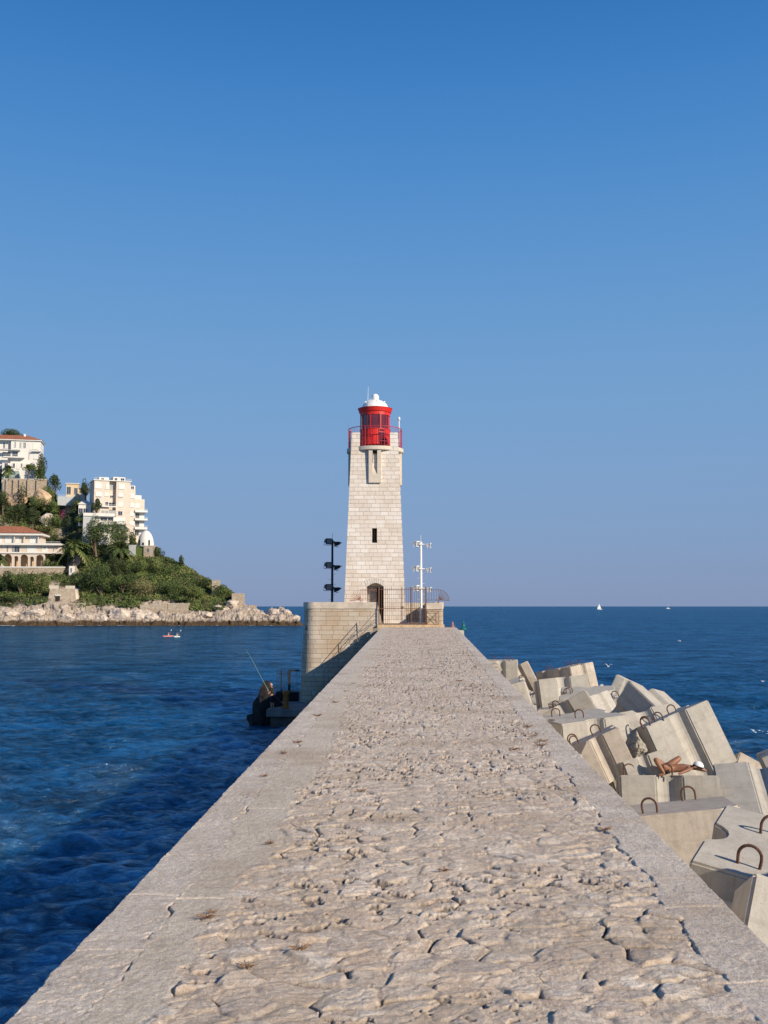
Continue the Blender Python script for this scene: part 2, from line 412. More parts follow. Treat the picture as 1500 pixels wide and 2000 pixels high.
# ================================================================ breakwater blocks
def mat_conc(name, a, b, dirt):
    n = NT(name); v = n.co(); oi = n.n('ShaderNodeObjectInfo')
    off = n.n('ShaderNodeVectorMath', operation='ADD'); n.l(v, off.inputs[0])
    cm = n.n('ShaderNodeCombineXYZ'); n.l(n.math('MULTIPLY', oi.outputs['Random'], 37), cm.inputs[0]); n.l(n.math('MULTIPLY', oi.outputs['Random'], 91), cm.inputs[1]); n.l(cm.outputs[0], off.inputs[1])
    w = off.outputs[0]
    big = n.noise(w, .8, 5, .6); mid = n.noise(w, 4, 6, .7); pore = n.noise(w, 42, 3, .8)
    mp = n.n('ShaderNodeMapping'); mp.inputs['Scale'].default_value = (5, 5, .35); n.l(w, mp.inputs[0])
    streak = n.noise(mp.outputs[0], 1.3, 5, .65)
    c = n.mix(n.ramp(big, [(.35, 0.0), (.65, 1.0)]), a, b)
    c = n.mix(n.ramp(streak, [(.48, 0.0), (.78, .55)]), c, dirt)
    c = n.mix(n.ramp(mid, [(.3, .35), (.55, 0.0)]), c, tuple(x * .72 for x in dirt))
    sep = n.n('ShaderNodeSeparateXYZ'); n.l(v, sep.inputs[0]); grn = n.n('ShaderNodeNewGeometry'); gz = n.n('ShaderNodeSeparateXYZ'); n.l(grn.outputs['Position'], gz.inputs[0])
    tide = n.ramp(n.math('MULTIPLY_ADD', gz.outputs['Z'], .16, n.math('MULTIPLY', mid, .35)), [(.30, .8), (.62, 0.0)])
    c = n.mix(tide, c, (.20, .165, .115))
    rusts = n.noise(mp.outputs[0], 2.4, 3, .5); c = n.mix(n.ramp(rusts, [(.66, 0.0), (.78, .55)]), c, (.33, .20, .10))
    seam = n.n('ShaderNodeTexWave'); seam.bands_direction = 'Z'; n.l(v, seam.inputs['Vector']); seam.inputs['Scale'].default_value = .42; seam.inputs['Distortion'].default_value = .5; c = n.mix(n.ramp(seam.outputs['Fac'], [(.0, .14), (.03, 0.0)]), c, (.22, .19, .15))
    c = n.mix(n.ramp(pore, [(.29, .75), (.37, 0.0)]), c, (.13, .115, .095))
    br = n.math('MULTIPLY_ADD', oi.outputs['Random'], .30, .86)
    cc = n.n('ShaderNodeCombineXYZ')
    for i in range(3): n.l(br, cc.inputs[i])
    c = n.mix(1.0, c, cc.outputs[0], 'MULTIPLY')
    h = n.math('ADD', n.math('MULTIPLY', mid, 1.0), n.math('MULTIPLY', pore, .35))
    return n.done(c, .9, n.bump(h, .012), spec=.15)
M_conc = mat_conc('cast_concrete', (.43, .40, .35), (.51, .475, .415), (.32, .285, .235))
M_conc_warm = mat_conc('weathered_concrete', (.45, .39, .32), (.53, .465, .39), (.30, .245, .19))
M_rust = simple('rusty_steel', (.11, .055, .038), .85, .45, 25, bump=.004)
M_rock_broken = simple('broken_concrete', (.36, .32, .26), .95, .45, 14, bump=.06)
_blockmesh = {}
def groove_poly(S):
    h = S / 2; pr = [(-.27, 0), (-.20, .10), (-.12, .165), (-.04, .19), (.04, .19), (.12, .165), (.20, .10), (.27, 0)]
    side = [(-1.0, 0)] + pr
    pts = []
    for k in range(4):
        c, s = [(1, 0), (0, 1), (-1, 0), (0, -1)][k]
        for (a, d) in side:
            x, y = a * h, -h + d * h
            pts.append((x * c - y * s, x * s + y * c))
    return pts
def block_mesh(S, H, key=0):
    kk = (round(S, 2), round(H, 2), key)
    if kk in _blockmesh: return _blockmesh[kk]
    poly = groove_poly(S) if key != 9 else [(-S / 2, -S / 2), (S / 2, -S / 2), (S / 2, S / 2), (-S / 2, S / 2)]; t = [(x * .985, y * .985) for x, y in poly]
    m = MB().prism(poly, -H / 2, H / 2, t)
    me = bpy.data.meshes.new('block'); me.from_pydata(m.v, [], m.f)
    bm = bmesh.new(); bm.from_mesh(me); bmesh.ops.recalc_face_normals(bm, faces=bm.faces)
    es = [e for e in bm.edges if len(e.link_faces) == 2 and e.calc_face_angle(0) > .7]
    bmesh.ops.bevel(bm, geom=es, offset=.035, segments=2, affect='EDGES', clamp_overlap=True)
    bmesh.ops.triangulate(bm, faces=[f for f in bm.faces if len(f.verts) > 4])
    rr = random.Random(key * 7 + 1)
    if key:   # knocked off corner
        sx_, sy_ = rr.choice([(-1, -1), (1, -1), (1, 1)])
        nn = Vector((sx_, sy_, 1.1 + rr.random() * .5)).normalized(); pc = Vector((sx_ * S / 2, sy_ * S / 2, H / 2)) - nn * (.16 + .16 * rr.random())
        geo = bm.verts[:] + bm.edges[:] + bm.faces[:]
        r = bmesh.ops.bisect_plane(bm, geom=geo, plane_co=pc, plane_no=nn, clear_outer=True)
        ed = [e for e in bm.edges if len(e.link_faces) == 1]
        if ed: bmesh.ops.holes_fill(bm, edges=ed)
    bm.to_mesh(me); bm.free(); _blockmesh[kk] = me
    return me
_loop = {}
def loop_mesh():
    if 'm' in _loop: return _loop['m']
    pts = [(-.115, 0, -.05), (-.125, 0, .03), (-.13, 0, .10)] + [(-.13 * math.cos(t), 0, .13 + .13 * math.sin(t)) for t in np.linspace(.1, math.pi - .1, 11)] + [(.13, 0, .10), (.125, 0, .03), (.115, 0, -.05)]
    m = MB().tube(pts, .019, 8); me = bpy.data.meshes.new('lifting_loop'); me.from_pydata(m.v, [], m.f); me.materials.append(M_rust)
    me.polygons.foreach_set('use_smooth', [True] * len(me.polygons)); _loop['m'] = me
    return me
def rotvec(r):
    v = Vector(r); a = v.length
    return Matrix.Rotation(a, 3, v.normalized()) if a > 1e-6 else Matrix.Identity(3)
def make_block(label, r, c, S=2.5, H=2.5, key=0, warm=False, loops=None, face='z', group='concrete blocks heaped along the sea wall'):
    M = rotvec(r).to_4x4() if not isinstance(r, Matrix) else r.to_4x4()
    root = empty('breakwater_block', c); root.rotation_euler = M.to_euler()
    tag(root, label, 'concrete block', group)
    me = block_mesh(S, H, key).copy() if warm else block_mesh(S, H, key)
    if not me.materials: me.materials.append(M_conc_warm if warm else M_conc)
    o = bpy.data.objects.new('concrete_body', me); col.objects.link(o); o.parent = root
    M4 = Matrix.Translation(c) @ M; inv = M4.inverted()
    if loops is None: loops = [(-.45, -.5), (.45, -.5), (-.45, .55), (.45, .55)]
    for i, lp in enumerate(loops):
        if lp[0] > 10:   # pixel of the loop's foot
            o_ = inv @ Vector((0, 0, EYE)); d_ = inv.to_3x3() @ raydir(*lp)
            t = (H / 2 - o_.z) / d_.z; pt = o_ + d_ * t
            x, y = pt.x, pt.y
            x = max(-S / 2 * .93, min(S / 2 * .93, x)); y = max(-S / 2 * .93, min(S / 2 * .93, y))
        else: x, y = lp[0] * S / 2 * .85, lp[1] * S / 2 * .85
        l = bpy.data.objects.new('lifting_loop', loop_mesh()); col.objects.link(l); l.parent = root
        l.location = (x, y, H / 2 - .01)
        yaw = -M4.to_euler().z
        l.rotation_euler = (0, 0, yaw + random.uniform(-.5, .5)); s = 1.12
        l.scale = (s, s, s)
    return root
BL = [
  ('A big', [-0.1776, -0.3717, 0.1528, 10.2189, 36.0868, 3.2154], 2.5, 2.5),
  ('B sunbather', [-0.1724, -0.0071, -0.1731, 7.4739, 27.6005, 2.4672], 2.5, 2.5),
  ('C right', [-1.193, 0.054, -0.2783, 9.9667, 26.8697, 2.5408], 2.5, 2.5),
  ('D two rings', [-0.0927, -0.2743, -0.1835, 5.9226, 21.0235, 2.9207], 2.5, 2.5),
  ('E near bright', [0.1766, 0.1446, -0.4959, 5.5398, 14.4905, 3.6144], 2.5, 2.5),
  ('F corner', [-0.4429, 0.3394, -0.1305, 4.858, 11.9571, 3.3273], 2.5, 2.5),
  ('G grey', [-0.9781, -0.1859, 0.799, 10.0413, 39.251, 3.4423], 2.5, 2.5),
  ('H lit behind', [0.0179, 0.4322, -0.3038, 15.1185, 66.2542, 2.3785], 1.6, 2.5),
  ('I wavy', [-0.6986, -0.2116, 0.1411, 9.3768, 37.0, 2.8644], 2.5, 2.5),
  ('J', [0.0079, -0.1039, 0.2284, 6.975, 36.2873, 3.1423], 2.5, 2.5),
  ('K', [-0.0567, -0.0521, -0.1753, 8.2703, 46.8855, 2.3734], 2.5, 2.5),
  ('L broken', [-0.0728, -0.4193, -0.1007, 6.9747, 32.2185, 3.1516], 1.5, 2.3),
  ('M small near wall', [-0.0819, -0.303, -0.1525, 7.0613, 32.6348, 2.5309], 0.9, 2),
  ('O', [-0.2166, -0.2909, 0.0367, 8.1788, 31.9788, 2.3727], 1.3, 2.5),
  ('P tall left', [0.0186, -0.2793, -0.1295, 5.9107, 49.9838, 3.2083], 2.5, 2.5),
  ('Q', [-0.1204, -0.1127, -0.0423, 9.0715, 52.4475, 3.3303], 2.5, 2.5),
  ('R', [-0.0894, -0.1813, 0.4828, 12.7644, 68.6728, 3.0468], 2.0, 2.5),
  ('S', [-0.1408, -0.114, 0.8074, 12.7747, 77.4934, 2.2369], 1.8, 2.5),
  ('U', [-0.0945, -0.4566, -0.1552, 11.1639, 81.9354, 2.3879], 1.7, 2.5),
  ('V1', [-0.0048, -0.0086, -0.1512, 9.0377, 79.482, 2.8138], 2.5, 2.5),
  ('X white top', [0.1583, -0.0671, -0.2315, 9.4736, 48.0012, 3.0032], 2.5, 2.5),
  ('Y gable', [-0.153, -0.5274, -0.2009, 7.8666, 42.0018, 3.189], 2.2, 2.5),
  ('Z', [-0.418, -0.2837, 1.027, 8.6552, 44.0002, 2.8849], 2.5, 2.5),
  ('CC right rough', [1.8224, -1.4222, -0.6777, 16.3816, 45.0689, 2.8345], 1.7, 2.5),
  ('DD', [-0.1278, -0.3934, -0.259, 13.5689, 33.0, 2.7486], 2.5, 2.5),
  ('T behind right', [-0.5896, -0.4796, 1.2307, 11.5808, 56.0, 2.1868], 2.5, 2.5),
  ('AA beam', [0.0434, -0.3448, -0.0446, 10.0784, 45.7421, 3.5352], 0.9, 1.2),
]
LAB = {
 'A': ('large tilted concrete block with deep groove down its lit face, above the sunbather', 0, False, [(1275, 1421), (1296, 1405), (1314, 1392), (1262, 1415)]),
 'B': ('level concrete block whose upper edge the sunbather lies on', 0, False, [(1229, 1514), (1303, 1514)]),
 'C': ('smooth leaning concrete block right of the sunbather with pale rounded flute', 0, False, []),
 'D': ('wide concrete block with two rusty loops standing on its top, in front of the sunbather', 9, True, [(1270, 1588), (1346, 1563)]),
 'E': ('pale smooth concrete block nearest the wall bottom right with notch on its left edge', 0, False, [(1462, 1692), (1505, 1630), (.3, .5)]),
 'F': ('shaded concrete block in the bottom right corner beside the wall', 0, False, []),
 'G': ('steeply tilted block with a big grey shaded side and lit grooved right side', 0, False, []),
 'H': ('small lit grooved block tip just left of the big grey shaded block', 0, False, []),
 'I': ('concrete block with wavy top outline below the big grey shaded block', 0, False, []),
 'J': ('concrete block close to the wall with dark vertical groove and one loop on top', 0, False, [(1132, 1402), (-.6, .6)]),
 'K': ('concrete block with three rusty loops in a row along its top', 0, False, [(1079, 1385), (1118, 1383), (1142, 1382)]),
 'L': ('tilted worn block with two nested loops near its left end', 3, True, [(1121, 1451), (1124, 1455), (.2, .2)]),
 'M': ('tilted block half hidden by the wall with loops at its left corner', 0, True, [(1155, 1484), (1180, 1480)]),
 'O': ('narrow block standing left behind the sunbather with dark left side', 0, False, []),
 'P': ('tall concrete block rising at the wall edge with a shaded triangular top', 0, False, [(1038, 1332)]),
 'Q': ('upright concrete block with dark left side next to the tall block at the wall', 0, False, []),
 'R': ('big distant block with tan lit face and dark grooved left side', 0, True, [(1120, 1300), (1132, 1298), (-.2, .4)]),
 'S': ('distant block with dark side just left of the big tan block', 0, True, [(-.4, .2), (.3, .3)]),
 'U': ('distant tan block with sloping roof like outline near the wall', 0, True, [(-.7, -.7)]),
 'V': ('farthest flat topped block by the wall with loops on its top', 0, True, [(966, 1290), (987, 1290), (998, 1291)]),
 'X': ('bright concrete block below the big tan block, loops stained by rust', 0, False, [(1108, 1356), (1112, 1354)]),
 'Y': ('block standing on its corner with a gable shaped grey face', 0, False, [(1108, 1381)]),
 'Z': ('grey block tilted to the right next to the gable shaped one', 0, False, []),
 'D2': ('lit block at the right picture edge near the surf', 0, True, []),
 'T': ('small tan block peak right of the big tan block', 0, True, []),
 'AA': ('short brown concrete beam lodged left of the big grey shaded block', 3, True, [(1203, 1362)]),
}
placed = []
for nm, q, S, H in BL:
    if nm == 'O': q = q[:3] + [q[3] * .86, q[4] * .86, EYE + (q[5] - EYE) * .86]; S *= .86; H *= .86
    if nm.startswith('L '): nz_ = rotvec(q[:3]) @ Vector((0, 0, .45)); q = q[:3] + [q[3] + nz_.x, q[4] + nz_.y, q[5] + nz_.z]; H = 1.4
    k = nm.split()[0]; k = {'V1': 'V', 'DD': 'D2'}.get(k, k)
    if k not in LAB: continue
    lab, key, warm, loops = LAB[k]
    rv = Matrix.Rotation(R(9), 3, 'Y') @ rotvec(q[:3]) if k == 'D' else q[:3]
    # photographed loops, they sit on the cast top face
    make_block(lab, rv, Vector(q[3:]), S, H, key, warm, loops)
    placed.append(Vector(q[3:]))

make_block('rough grey slab leaning down behind the smooth block at the right edge', Matrix.Rotation(R(-28), 3, 'Y').inverted() @ Matrix.Rotation(R(-22), 3, 'X'), at(1476, 1500, 36) + Vector((0, 1.0, -1.0)), 2.2, 1.6, 9, True, [])
# lower blocks between and under the visible ones
make_block('unseen block added beyond the right picture edge to shade the near blocks', Matrix.Rotation(R(20), 3, 'Z') @ Matrix.Rotation(R(12), 3, 'X'), Vector((7.5, 10.9, 4.85)), 2.5, 2.5, 2, False)  # out of view, added to throw shade on the two nearest blocks
fr = random.Random(21); fl = ['lower %s block %s in the heap']
adj = ['grey', 'pale', 'stained', 'weathered', 'smooth']
nfill = 0
for yy in np.arange(15, 84, 2.9):
    for j in range(3):
        cx_ = XR(yy) + 1.9 + j * 2.75 + fr.uniform(-.4, .4); cz_ = 1.35 - .55 * j + fr.uniform(-.25, .35) ; cy_ = yy + fr.uniform(-.5, .5)
        if j == 0: cz_ += .35
        if any((Vector((cx_, cy_, cz_)) - p).length < 1.9 for p in placed): continue
        Mr = Matrix.Rotation(fr.uniform(0, 6.28), 3, 'Z') @ Matrix.Rotation(fr.uniform(-.5, .5), 3, 'X') @ Matrix.Rotation(fr.uniform(-.5, .5), 3, 'Y')
        o = make_block('partly covered concrete block low in the heap between the higher ones', Mr, Vector((cx_, cy_, cz_)), 2.4, 2.4, fr.choice([0, 0, 2, 4]), fr.random() < .5, [(-.5, -.5), (.5, .4)], group='low concrete blocks under the heap'); nfill += 1

# ================================================================ boolean / skin helpers
def evaluated(o):
    bpy.context.view_layer.update()
    dg = bpy.context.evaluated_depsgraph_get()
    me = bpy.data.meshes.new_from_object(o.evaluated_get(dg)); o.modifiers.clear()
    mats = [m for m in o.data.materials]; o.data = me
    if not me.materials:
        for m in mats: me.materials.append(m)
    return o
def carve(o, cutters):
    tmp = []
    for m in cutters:
        c = m.build('cutter', None); tmp.append(c)
        md = o.modifiers.new('b', 'BOOLEAN'); md.operation = 'DIFFERENCE'; md.object = c; md.solver = 'EXACT'
    evaluated(o)
    for c in tmp: bpy.data.objects.remove(c)
    return o
def skin_body(name, chains, mat, parent=None, sub=2, root=None):
    """chains: list of [(x,y,z,r),...]; points at the same place are welded"""
    vs = []; es = []; rs = []; idx = {}
    def vid(p):
        k = tuple(round(c, 4) for c in p[:3])
        if k not in idx: idx[k] = len(vs); vs.append(p[:3]); rs.append(p[3])
        return idx[k]
    for ch in chains:
        ids = [vid(p) for p in ch]
        for a, b in zip(ids, ids[1:]):
            if a != b: es.append((a, b))
    me = bpy.data.meshes.new(name); me.from_pydata(vs, es, []); o = bpy.data.objects.new(name, me); col.objects.link(o)
    md = o.modifiers.new('skin', 'SKIN'); md.use_smooth_shade = True
    for i, s in enumerate(me.skin_vertices[0].data):
        r = rs[i]; s.radius = (r, r) if not isinstance(r, tuple) else r; s.use_root = (i == 0)
    sb = o.modifiers.new('sub', 'SUBSURF'); sb.levels = sub; sb.render_levels = sub
    me.materials.append(mat)
    evaluated(o)
    o.data.polygons.foreach_set('use_smooth', [True] * len(o.data.polygons))
    if parent: o.parent = parent
    return o

# ================================================================ bastion
M_bast = masonry('bastion_masonry', (.52, .44, .345), .82, .34, mortar=(.20, .15, .11), stain=.85,
                 tones=[(.42, .345, .265), (.50, .425, .335), (.54, .47, .38), (.47, .38, .28), (.58, .51, .42)], msize=.011)
M_bcop = simple('coping_stone', (.56, .48, .385), .9, .22, 1.6, bump=.03)
M_tower = masonry('white_ashlar', (.66, .60, .53), .66, .325, mortar=(.36, .30, .25), stain=.45,
                  tones=[(.60, .53, .47), (.70, .64, .58), (.76, .71, .65), (.62, .53, .45), (.73, .67, .60)], msize=.011)
M_bay = simple('smooth_render_stone', (.60, .52, .42), .85, .08, 3, bump=.01)
M_red = simple('red_paint', (.62, .020, .012), .42, .12, 5, spec=.5)
M_red2 = simple('red_railing_paint', (.42, .03, .05), .5, .15, 9, spec=.5)
M_white = simple('white_paint', (.80, .79, .76), .5, .06, 4, spec=.4)
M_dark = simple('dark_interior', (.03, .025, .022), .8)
M_ironr = simple('rusted_iron', (.16, .085, .055), .8, .35, 18)
M_grey = simple('grey_galvanised', (.23, .235, .25), .55, .15, 8, metal=.3)
def glassmat(name, c, rough=.08, spec=.8):
    n = NT(name); n.b.inputs['Coat Weight'].default_value = .6; n.b.inputs['Coat Roughness'].default_value = .03
    v = n.co(); return n.done(n.ramp(n.noise(v, 1.3, 2), [(.3, tuple(x * .6 for x in c)), (.7, c)]), rough, spec=spec)
M_rglass = glassmat('dark_red_glass', (.15, .010, .018))
M_glass = glassmat('window_glass', (.05, .075, .10))
zb = lambda y, Y=76.0: at(732, y, Y).z
def bastion():
    root = empty('bastion', (0, 84, 0)); root.location = (0, 0, 0)
    tag(root, 'stone bastion with rounded corner carrying the lighthouse at the wall end', 'bastion')
    def arc(cx, cy, r, a0, a1, n=10): return [(cx + r * math.cos(R(a0 + (a1 - a0) * i / n)), cy + r * math.sin(R(a0 + (a1 - a0) * i / n))) for i in range(n + 1)]
    xl, xr, yf, yb = -5.98, 4.42, 76.0, 92.0
    def outline(o):  # o = outward offset
        return [(xr + o, yf - o)] + [(xr + o, yb + o)][0:1] + arc(xl + 1.2, yb - 1.2, 1.2 + o, 90, 180) + arc(xl + .9, yf + .9, .9 + o, 180, 270)
    b = MB(); b.prism(outline(.42), -2.5, 6.86, outline(.03)); b.build('masonry_base', M_bast, root)
    # parapet ring, open at the gate
    out = [(-0.46, yf)] + arc(xl + .9, yf + .9, .9, 270, 180) + arc(xl + 1.2, yb - 1.2, 1.2, 180, 90) + [(xr, yb), (xr, yf + 1.0)]
    inn = [(-0.46, yf + .62)] + arc(xl + .9, yf + .9, .28, 270, 180) + arc(xl + 1.2, yb - 1.2, .58, 180, 90) + [(xr - .62, yb - .62), (xr - .62, yf + 1.0)]
    def ring(name, grow, z0, z1, mat):
        def off(pts, oth, g):
            r_ = []
            for (x, y), (ox, oy) in zip(pts, oth):
                d = Vector((x - ox, y - oy)); d = d.normalized() * g if d.length else d; r_.append((x + d.x, y + d.y))
            return r_
        A = off(out, inn, grow); Bn = off(inn, out, grow); n = len(A); vs = [(x, y, z) for z in (z0, z1) for x, y in A] + [(x, y, z) for z in (z0, z1) for x, y in Bn]
        fs = []
        for i in range(n - 1):
            fs += [(i, i + 1, n + i + 1, n + i), (2 * n + i + 1, 2 * n + i, 3 * n + i, 3 * n + i + 1), (n + i, n + i + 1, 3 * n + i + 1, 3 * n + i), (i + 1, i, 2 * n + i, 2 * n + i + 1)]
        for i in (0, n - 1): fs.append((i, n + i, 3 * n + i, 2 * n + i))
        MB().add(vs, fs).build(name, mat, root)
    ring('parapet', 0.0, 6.86, 8.02, M_bast); ring('coping', .05, 8.02, 8.50, M_bcop)
    # sloping end piece towards the stairs
    m = MB(); m.add([(-.46, 76.0, 6.86), (-.1, 76.0, 6.86), (-.46, 76.0, 8.3), (-.46, 76.5, 6.86), (-.1, 76.5, 6.86), (-.46, 76.5, 8.3)], [(0, 1, 2), (3, 5, 4), (0, 2, 5, 3), (1, 4, 5, 2), (0, 3, 4, 1)])
    m.build('parapet_end', M_bcop, root)
    m = MB(); m.box(-.50, 4.4, 75.70, 76.0, 6.3, 6.84); m.build('threshold', simple('ochre_stone', (.52, .38, .23), .9, .3, 4, bump=.03), root)
    # right hand gate pier
    m = MB(); m.box(3.16, 4.24, 75.95, 76.95, 6.84, 7.95); m.build('pier', M_bast, root)
    m = MB(); m.box(3.08, 4.34, 75.86, 77.04, 7.95, 8.44); m.build('pier_cap', M_bcop, root, bevel=.03)
    return root
bastion()
# ================================================================ lighthouse
def lighthouse():
    cx, cy = -.72, 82.4
    root = empty('lighthouse', (cx, cy, 6.86))
    tag(root, 'square white stone lighthouse with red lantern and white dome', 'lighthouse')
    def zz(y, Y=80.4): return at(732, y, Y).z - 6.86
    def hw(z): return 2.43 - (2.43 - 1.87) * z / zz(860)
    ztop = zz(872)
    b = MB(); b.frustum((-2.43, 2.43, -2.43, 2.43), (-hw(ztop), hw(ztop), -hw(ztop), hw(ztop)), 0, ztop)
    sh = b.build('shaft', M_tower, root)
    # door, window and slot openings
    dx0, dx1 = (715.6 - 731) / 25, (748.5 - 731) / 25
    zs, za = zz(1146), zz(1139)
    arch = [(dx0, -.01), (dx1, -.01)] + [(dx1 + (dx0 - dx1) * t, zs + (za - zs) * math.sin(math.pi * t)) for t in np.linspace(0, 1, 9)]
    m1 = MB(); n_ = len(arch); m1.add([(x, -4, z) for x, z in arch] + [(x, -1.35, z) for x, z in arch], [tuple(range(n_)), tuple(range(2 * n_ - 1, n_ - 1, -1))] + [(i, n_ + i, n_ + (i + 1) % n_, (i + 1) % n_) for i in range(n_)])
    wx0, wx1 = (726.6 - 732) / 25, (736.4 - 732) / 25
    z0, z1 = zz(1062), zz(1032)
    m2 = MB(); m2.add([(wx0, -4, z0 - .16), (wx1, -4, z0 - .16), (wx1, -4, z1), (wx0, -4, z1), (wx0, -1.6, z0 + .12), (wx1, -1.6, z0 + .12), (wx1, -1.6, z1), (wx0, -1.6, z1)],
                      [(0, 1, 2, 3), (7, 6, 5, 4), (0, 4, 5, 1), (1, 5, 6, 2), (2, 6, 7, 3), (3, 7, 4, 0)])
    for m in (m1, m2):
        for i, v in enumerate(m.v): m.v[i] = (v[0] + cx, v[1] + cy, v[2] + 6.86)
    carve(sh, [m1, m2])
    # door leaf with arch surround
    m = MB(); m.box(dx0 + .02, dx0 + .72, -1.42, -1.36, 0, zs - .05); dl = m.build('door', simple('grey_door', (.28, .27, .26), .7, .15, 3), root)
    m = MB(); m.box(dx0 + .72, dx1 - .02, -1.50, -1.44, 0, zs - .05); m.build('door_shade', M_dark, root)  # dark panel standing in for shade in the right of the doorway
    k = 9; ch = MB()
    for i in range(k):
        t0, t1 = i / k + .006, (i + 1) / k - .006
        def P(t, r): x = dx1 + .05 + (dx0 - dx1 - .1) * t; return (x + (t - .5) * -.25 * r, zs + .02 + (za - zs) * math.sin(math.pi * t) + .42 * r)
        a, b_, c_, d_ = P(t0, 0), P(t1, 0), P(t1, 1), P(t0, 1)
        yy = -hw(zs) - .015
        ch.add([(a[0], yy, a[1]), (b_[0], yy, b_[1]), (c_[0], yy, c_[1]), (d_[0], yy, d_[1]), (a[0], yy + .3, a[1]), (b_[0], yy + .3, b_[1]), (c_[0], yy + .3, c_[1]), (d_[0], yy + .3, d_[1])],
               [(0, 1, 2, 3), (7, 6, 5, 4), (0, 4, 5, 1), (1, 5, 6, 2), (2, 6, 7, 3), (3, 7, 4, 0)])
    ch.build('arch_stones', simple('arch_stone', (.64, .58, .51), .9, .15, 5, bump=.02), root)
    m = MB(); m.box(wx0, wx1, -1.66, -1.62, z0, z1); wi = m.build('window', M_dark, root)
    m = MB(); m.box(wx0, wx0 + .05, -1.74, -1.67, z0 + .1, z1); m.box(wx1 - .05, wx1, -1.74, -1.67, z0 + .1, z1); m.box(-.02 + (wx0 + wx1) / 2, .02 + (wx0 + wx1) / 2, -1.74, -1.67, z0 + .1, z1)
    m.build('window_frame', simple('brown_frame', (.12, .07, .05), .7), wi)
    # gallery slab, corner piers
    m = MB(); m.lathe([(0, zz(879)), (2.24, zz(879)), (2.30, zz(878)), (2.30, zz(871)), (0, zz(871))], n=64); m.build('gallery_slab', M_bay, root)
    for sx_ in (-1, 1):
        for sy_ in (-1, 1):
            h1 = hw(ztop) - .002; h2_ = hw(zz(844)); w = .68
            m = MB(); xs = sorted((sx_ * h1, sx_ * (h1 - w))); ys = sorted((sy_ * h1, sy_ * (h1 - w))); xs2 = sorted((sx_ * h2_, sx_ * (h2_ - w + .03))); ys2 = sorted((sy_ * h2_, sy_ * (h2_ - w + .03)))
            m.frustum((*xs, *ys), (*xs2, *ys2), ztop, zz(844)); m.build('corner_pier', M_tower, root)
    # projecting bays
    zt, zbt = zz(879) - .002, zz(943); hwd = .49; sl = .185; zst = zz(928); zw = zz(905)
    for k in range(4):
        fy = -2.16; by = -1.84
        def rot(p, k=k): c, s = [(1, 0), (0, 1), (-1, 0), (0, -1)][k]; return (p[0] * c - p[1] * s, p[0] * s + p[1] * c, p[2])
        m = MB(); m.box(-hwd, -sl, fy, by, zbt, zt); m.box(sl, hwd, fy, by, zbt, zt)
        m.add([(-sl, fy, zbt), (sl, fy, zbt), (sl, fy, zst), (-sl, fy, zst), (-sl, by, zbt), (sl, by, zbt), (sl, by, zw), (-sl, by, zw)],
              [(0, 1, 2, 3), (7, 6, 5, 4), (0, 4, 5, 1), (2, 6, 7, 3)])
        m.v = [rot(v) for v in m.v]; by_ = m.build('bay', M_bay, root)
        g = MB(); g.box(-sl + .002, sl - .002, by - .05, by - .01, zw - .02, zt - .01); g.v = [rot(v) for v in g.v]; wg = g.build('bay_window', M_glass, by_)
        fr = MB(); fr.box(-sl + .003, -sl + .035, by - .1, by - .055, zw, zt - .01); fr.box(sl - .035, sl - .003, by - .1, by - .055, zw, zt - .01); fr.box(-sl + .04, sl - .04, by - .1, by - .055, zt - .28, zt - .012)
        fr.v = [rot(v) for v in fr.v]; fr.build('bay_frame', M_dark, by_)
    # lantern
    zd = zz(871, 82.4); Z = lambda y: zz(y, 82.0)
    z_w0, z_w1, z_c0, z_c1 = Z(839), Z(812), Z(806.5), Z(797.5)
    r = 1.22
    m = MB(); m.lathe([(0, zd), (r, zd), (r, z_w0 - .04), (r + .03, z_w0 - .04), (r + .03, z_w0), (0, z_w0)], n=48); m.build('lantern_drum', M_red, root, smooth=False)
    m = MB(); m.lathe([(r - .05, z_w0), (r - .05, z_w1)], n=48); m.build('lantern_glass', M_rglass, root)
    m = MB()
    for a in range(0, 360, 40):
        t = R(a - 108 + 40 * 6); m.box(-.03, .03, -.03, .03, z_w0, z_w1, Matrix.Translation(((r - .02) * math.cos(t), (r - .02) * math.sin(t), 0)) @ Matrix.Rotation(t, 4, 'Z'))
    m.build('glazing_bars', M_red, root)
    m = MB(); m.lathe([(0, z_w1), (r, z_w1), (r + .01, z_c0), (1.30, z_c0 + .05), (1.40, z_c1 - .05), (1.43, z_c1), (0, z_c1)], n=48); m.build('lantern_cornice', M_red, root)
    m = MB(); m.lathe([(r - .16, z_w0 - 1.0), (r - .16, z_w0 - 1.0)], n=4)
    # service door in drum, seams
    for (a, w, z0_, z1_, mt, nm) in ((-62, .30, zd + .12, zd + .95, M_rglass, 'lantern_door'), (-62, .24, zd + 1.02, zd + 1.2, M_rglass, 'lantern_vent')):
        t = R(a); m = MB(); m.lathe([(r + .012, z0_), (r + .012, z1_)], n=8, a0=t - w / 1.3, a1=t + w / 1.3); m.build(nm, mt, root)
    m = MB(); 
    for a in (-75, -45, -118, -160): m.box(-.012, .012, -.012, .012, zd, z_w1 + .2, Matrix.Translation(((r + .02) * math.cos(R(a)), (r + .02) * math.sin(R(a)), 0)))
    m.lathe([(r + .014, zd + .72), (r + .026, zd + .74), (r + .014, zd + .76)], n=48); m.build('drum_seams', simple('dark_red', (.25, .01, .01), .5), root)
    m = MB(); pr = [(1.41, z_c1 + .004), (1.06, z_c1 + .03), (1.045, Z(793.5)), (.985, Z(790)), (.88, Z(786.6)), (.70, Z(783.2)), (.50, Z(781)), (.31, Z(779.6)), (.27, Z(778.6))]
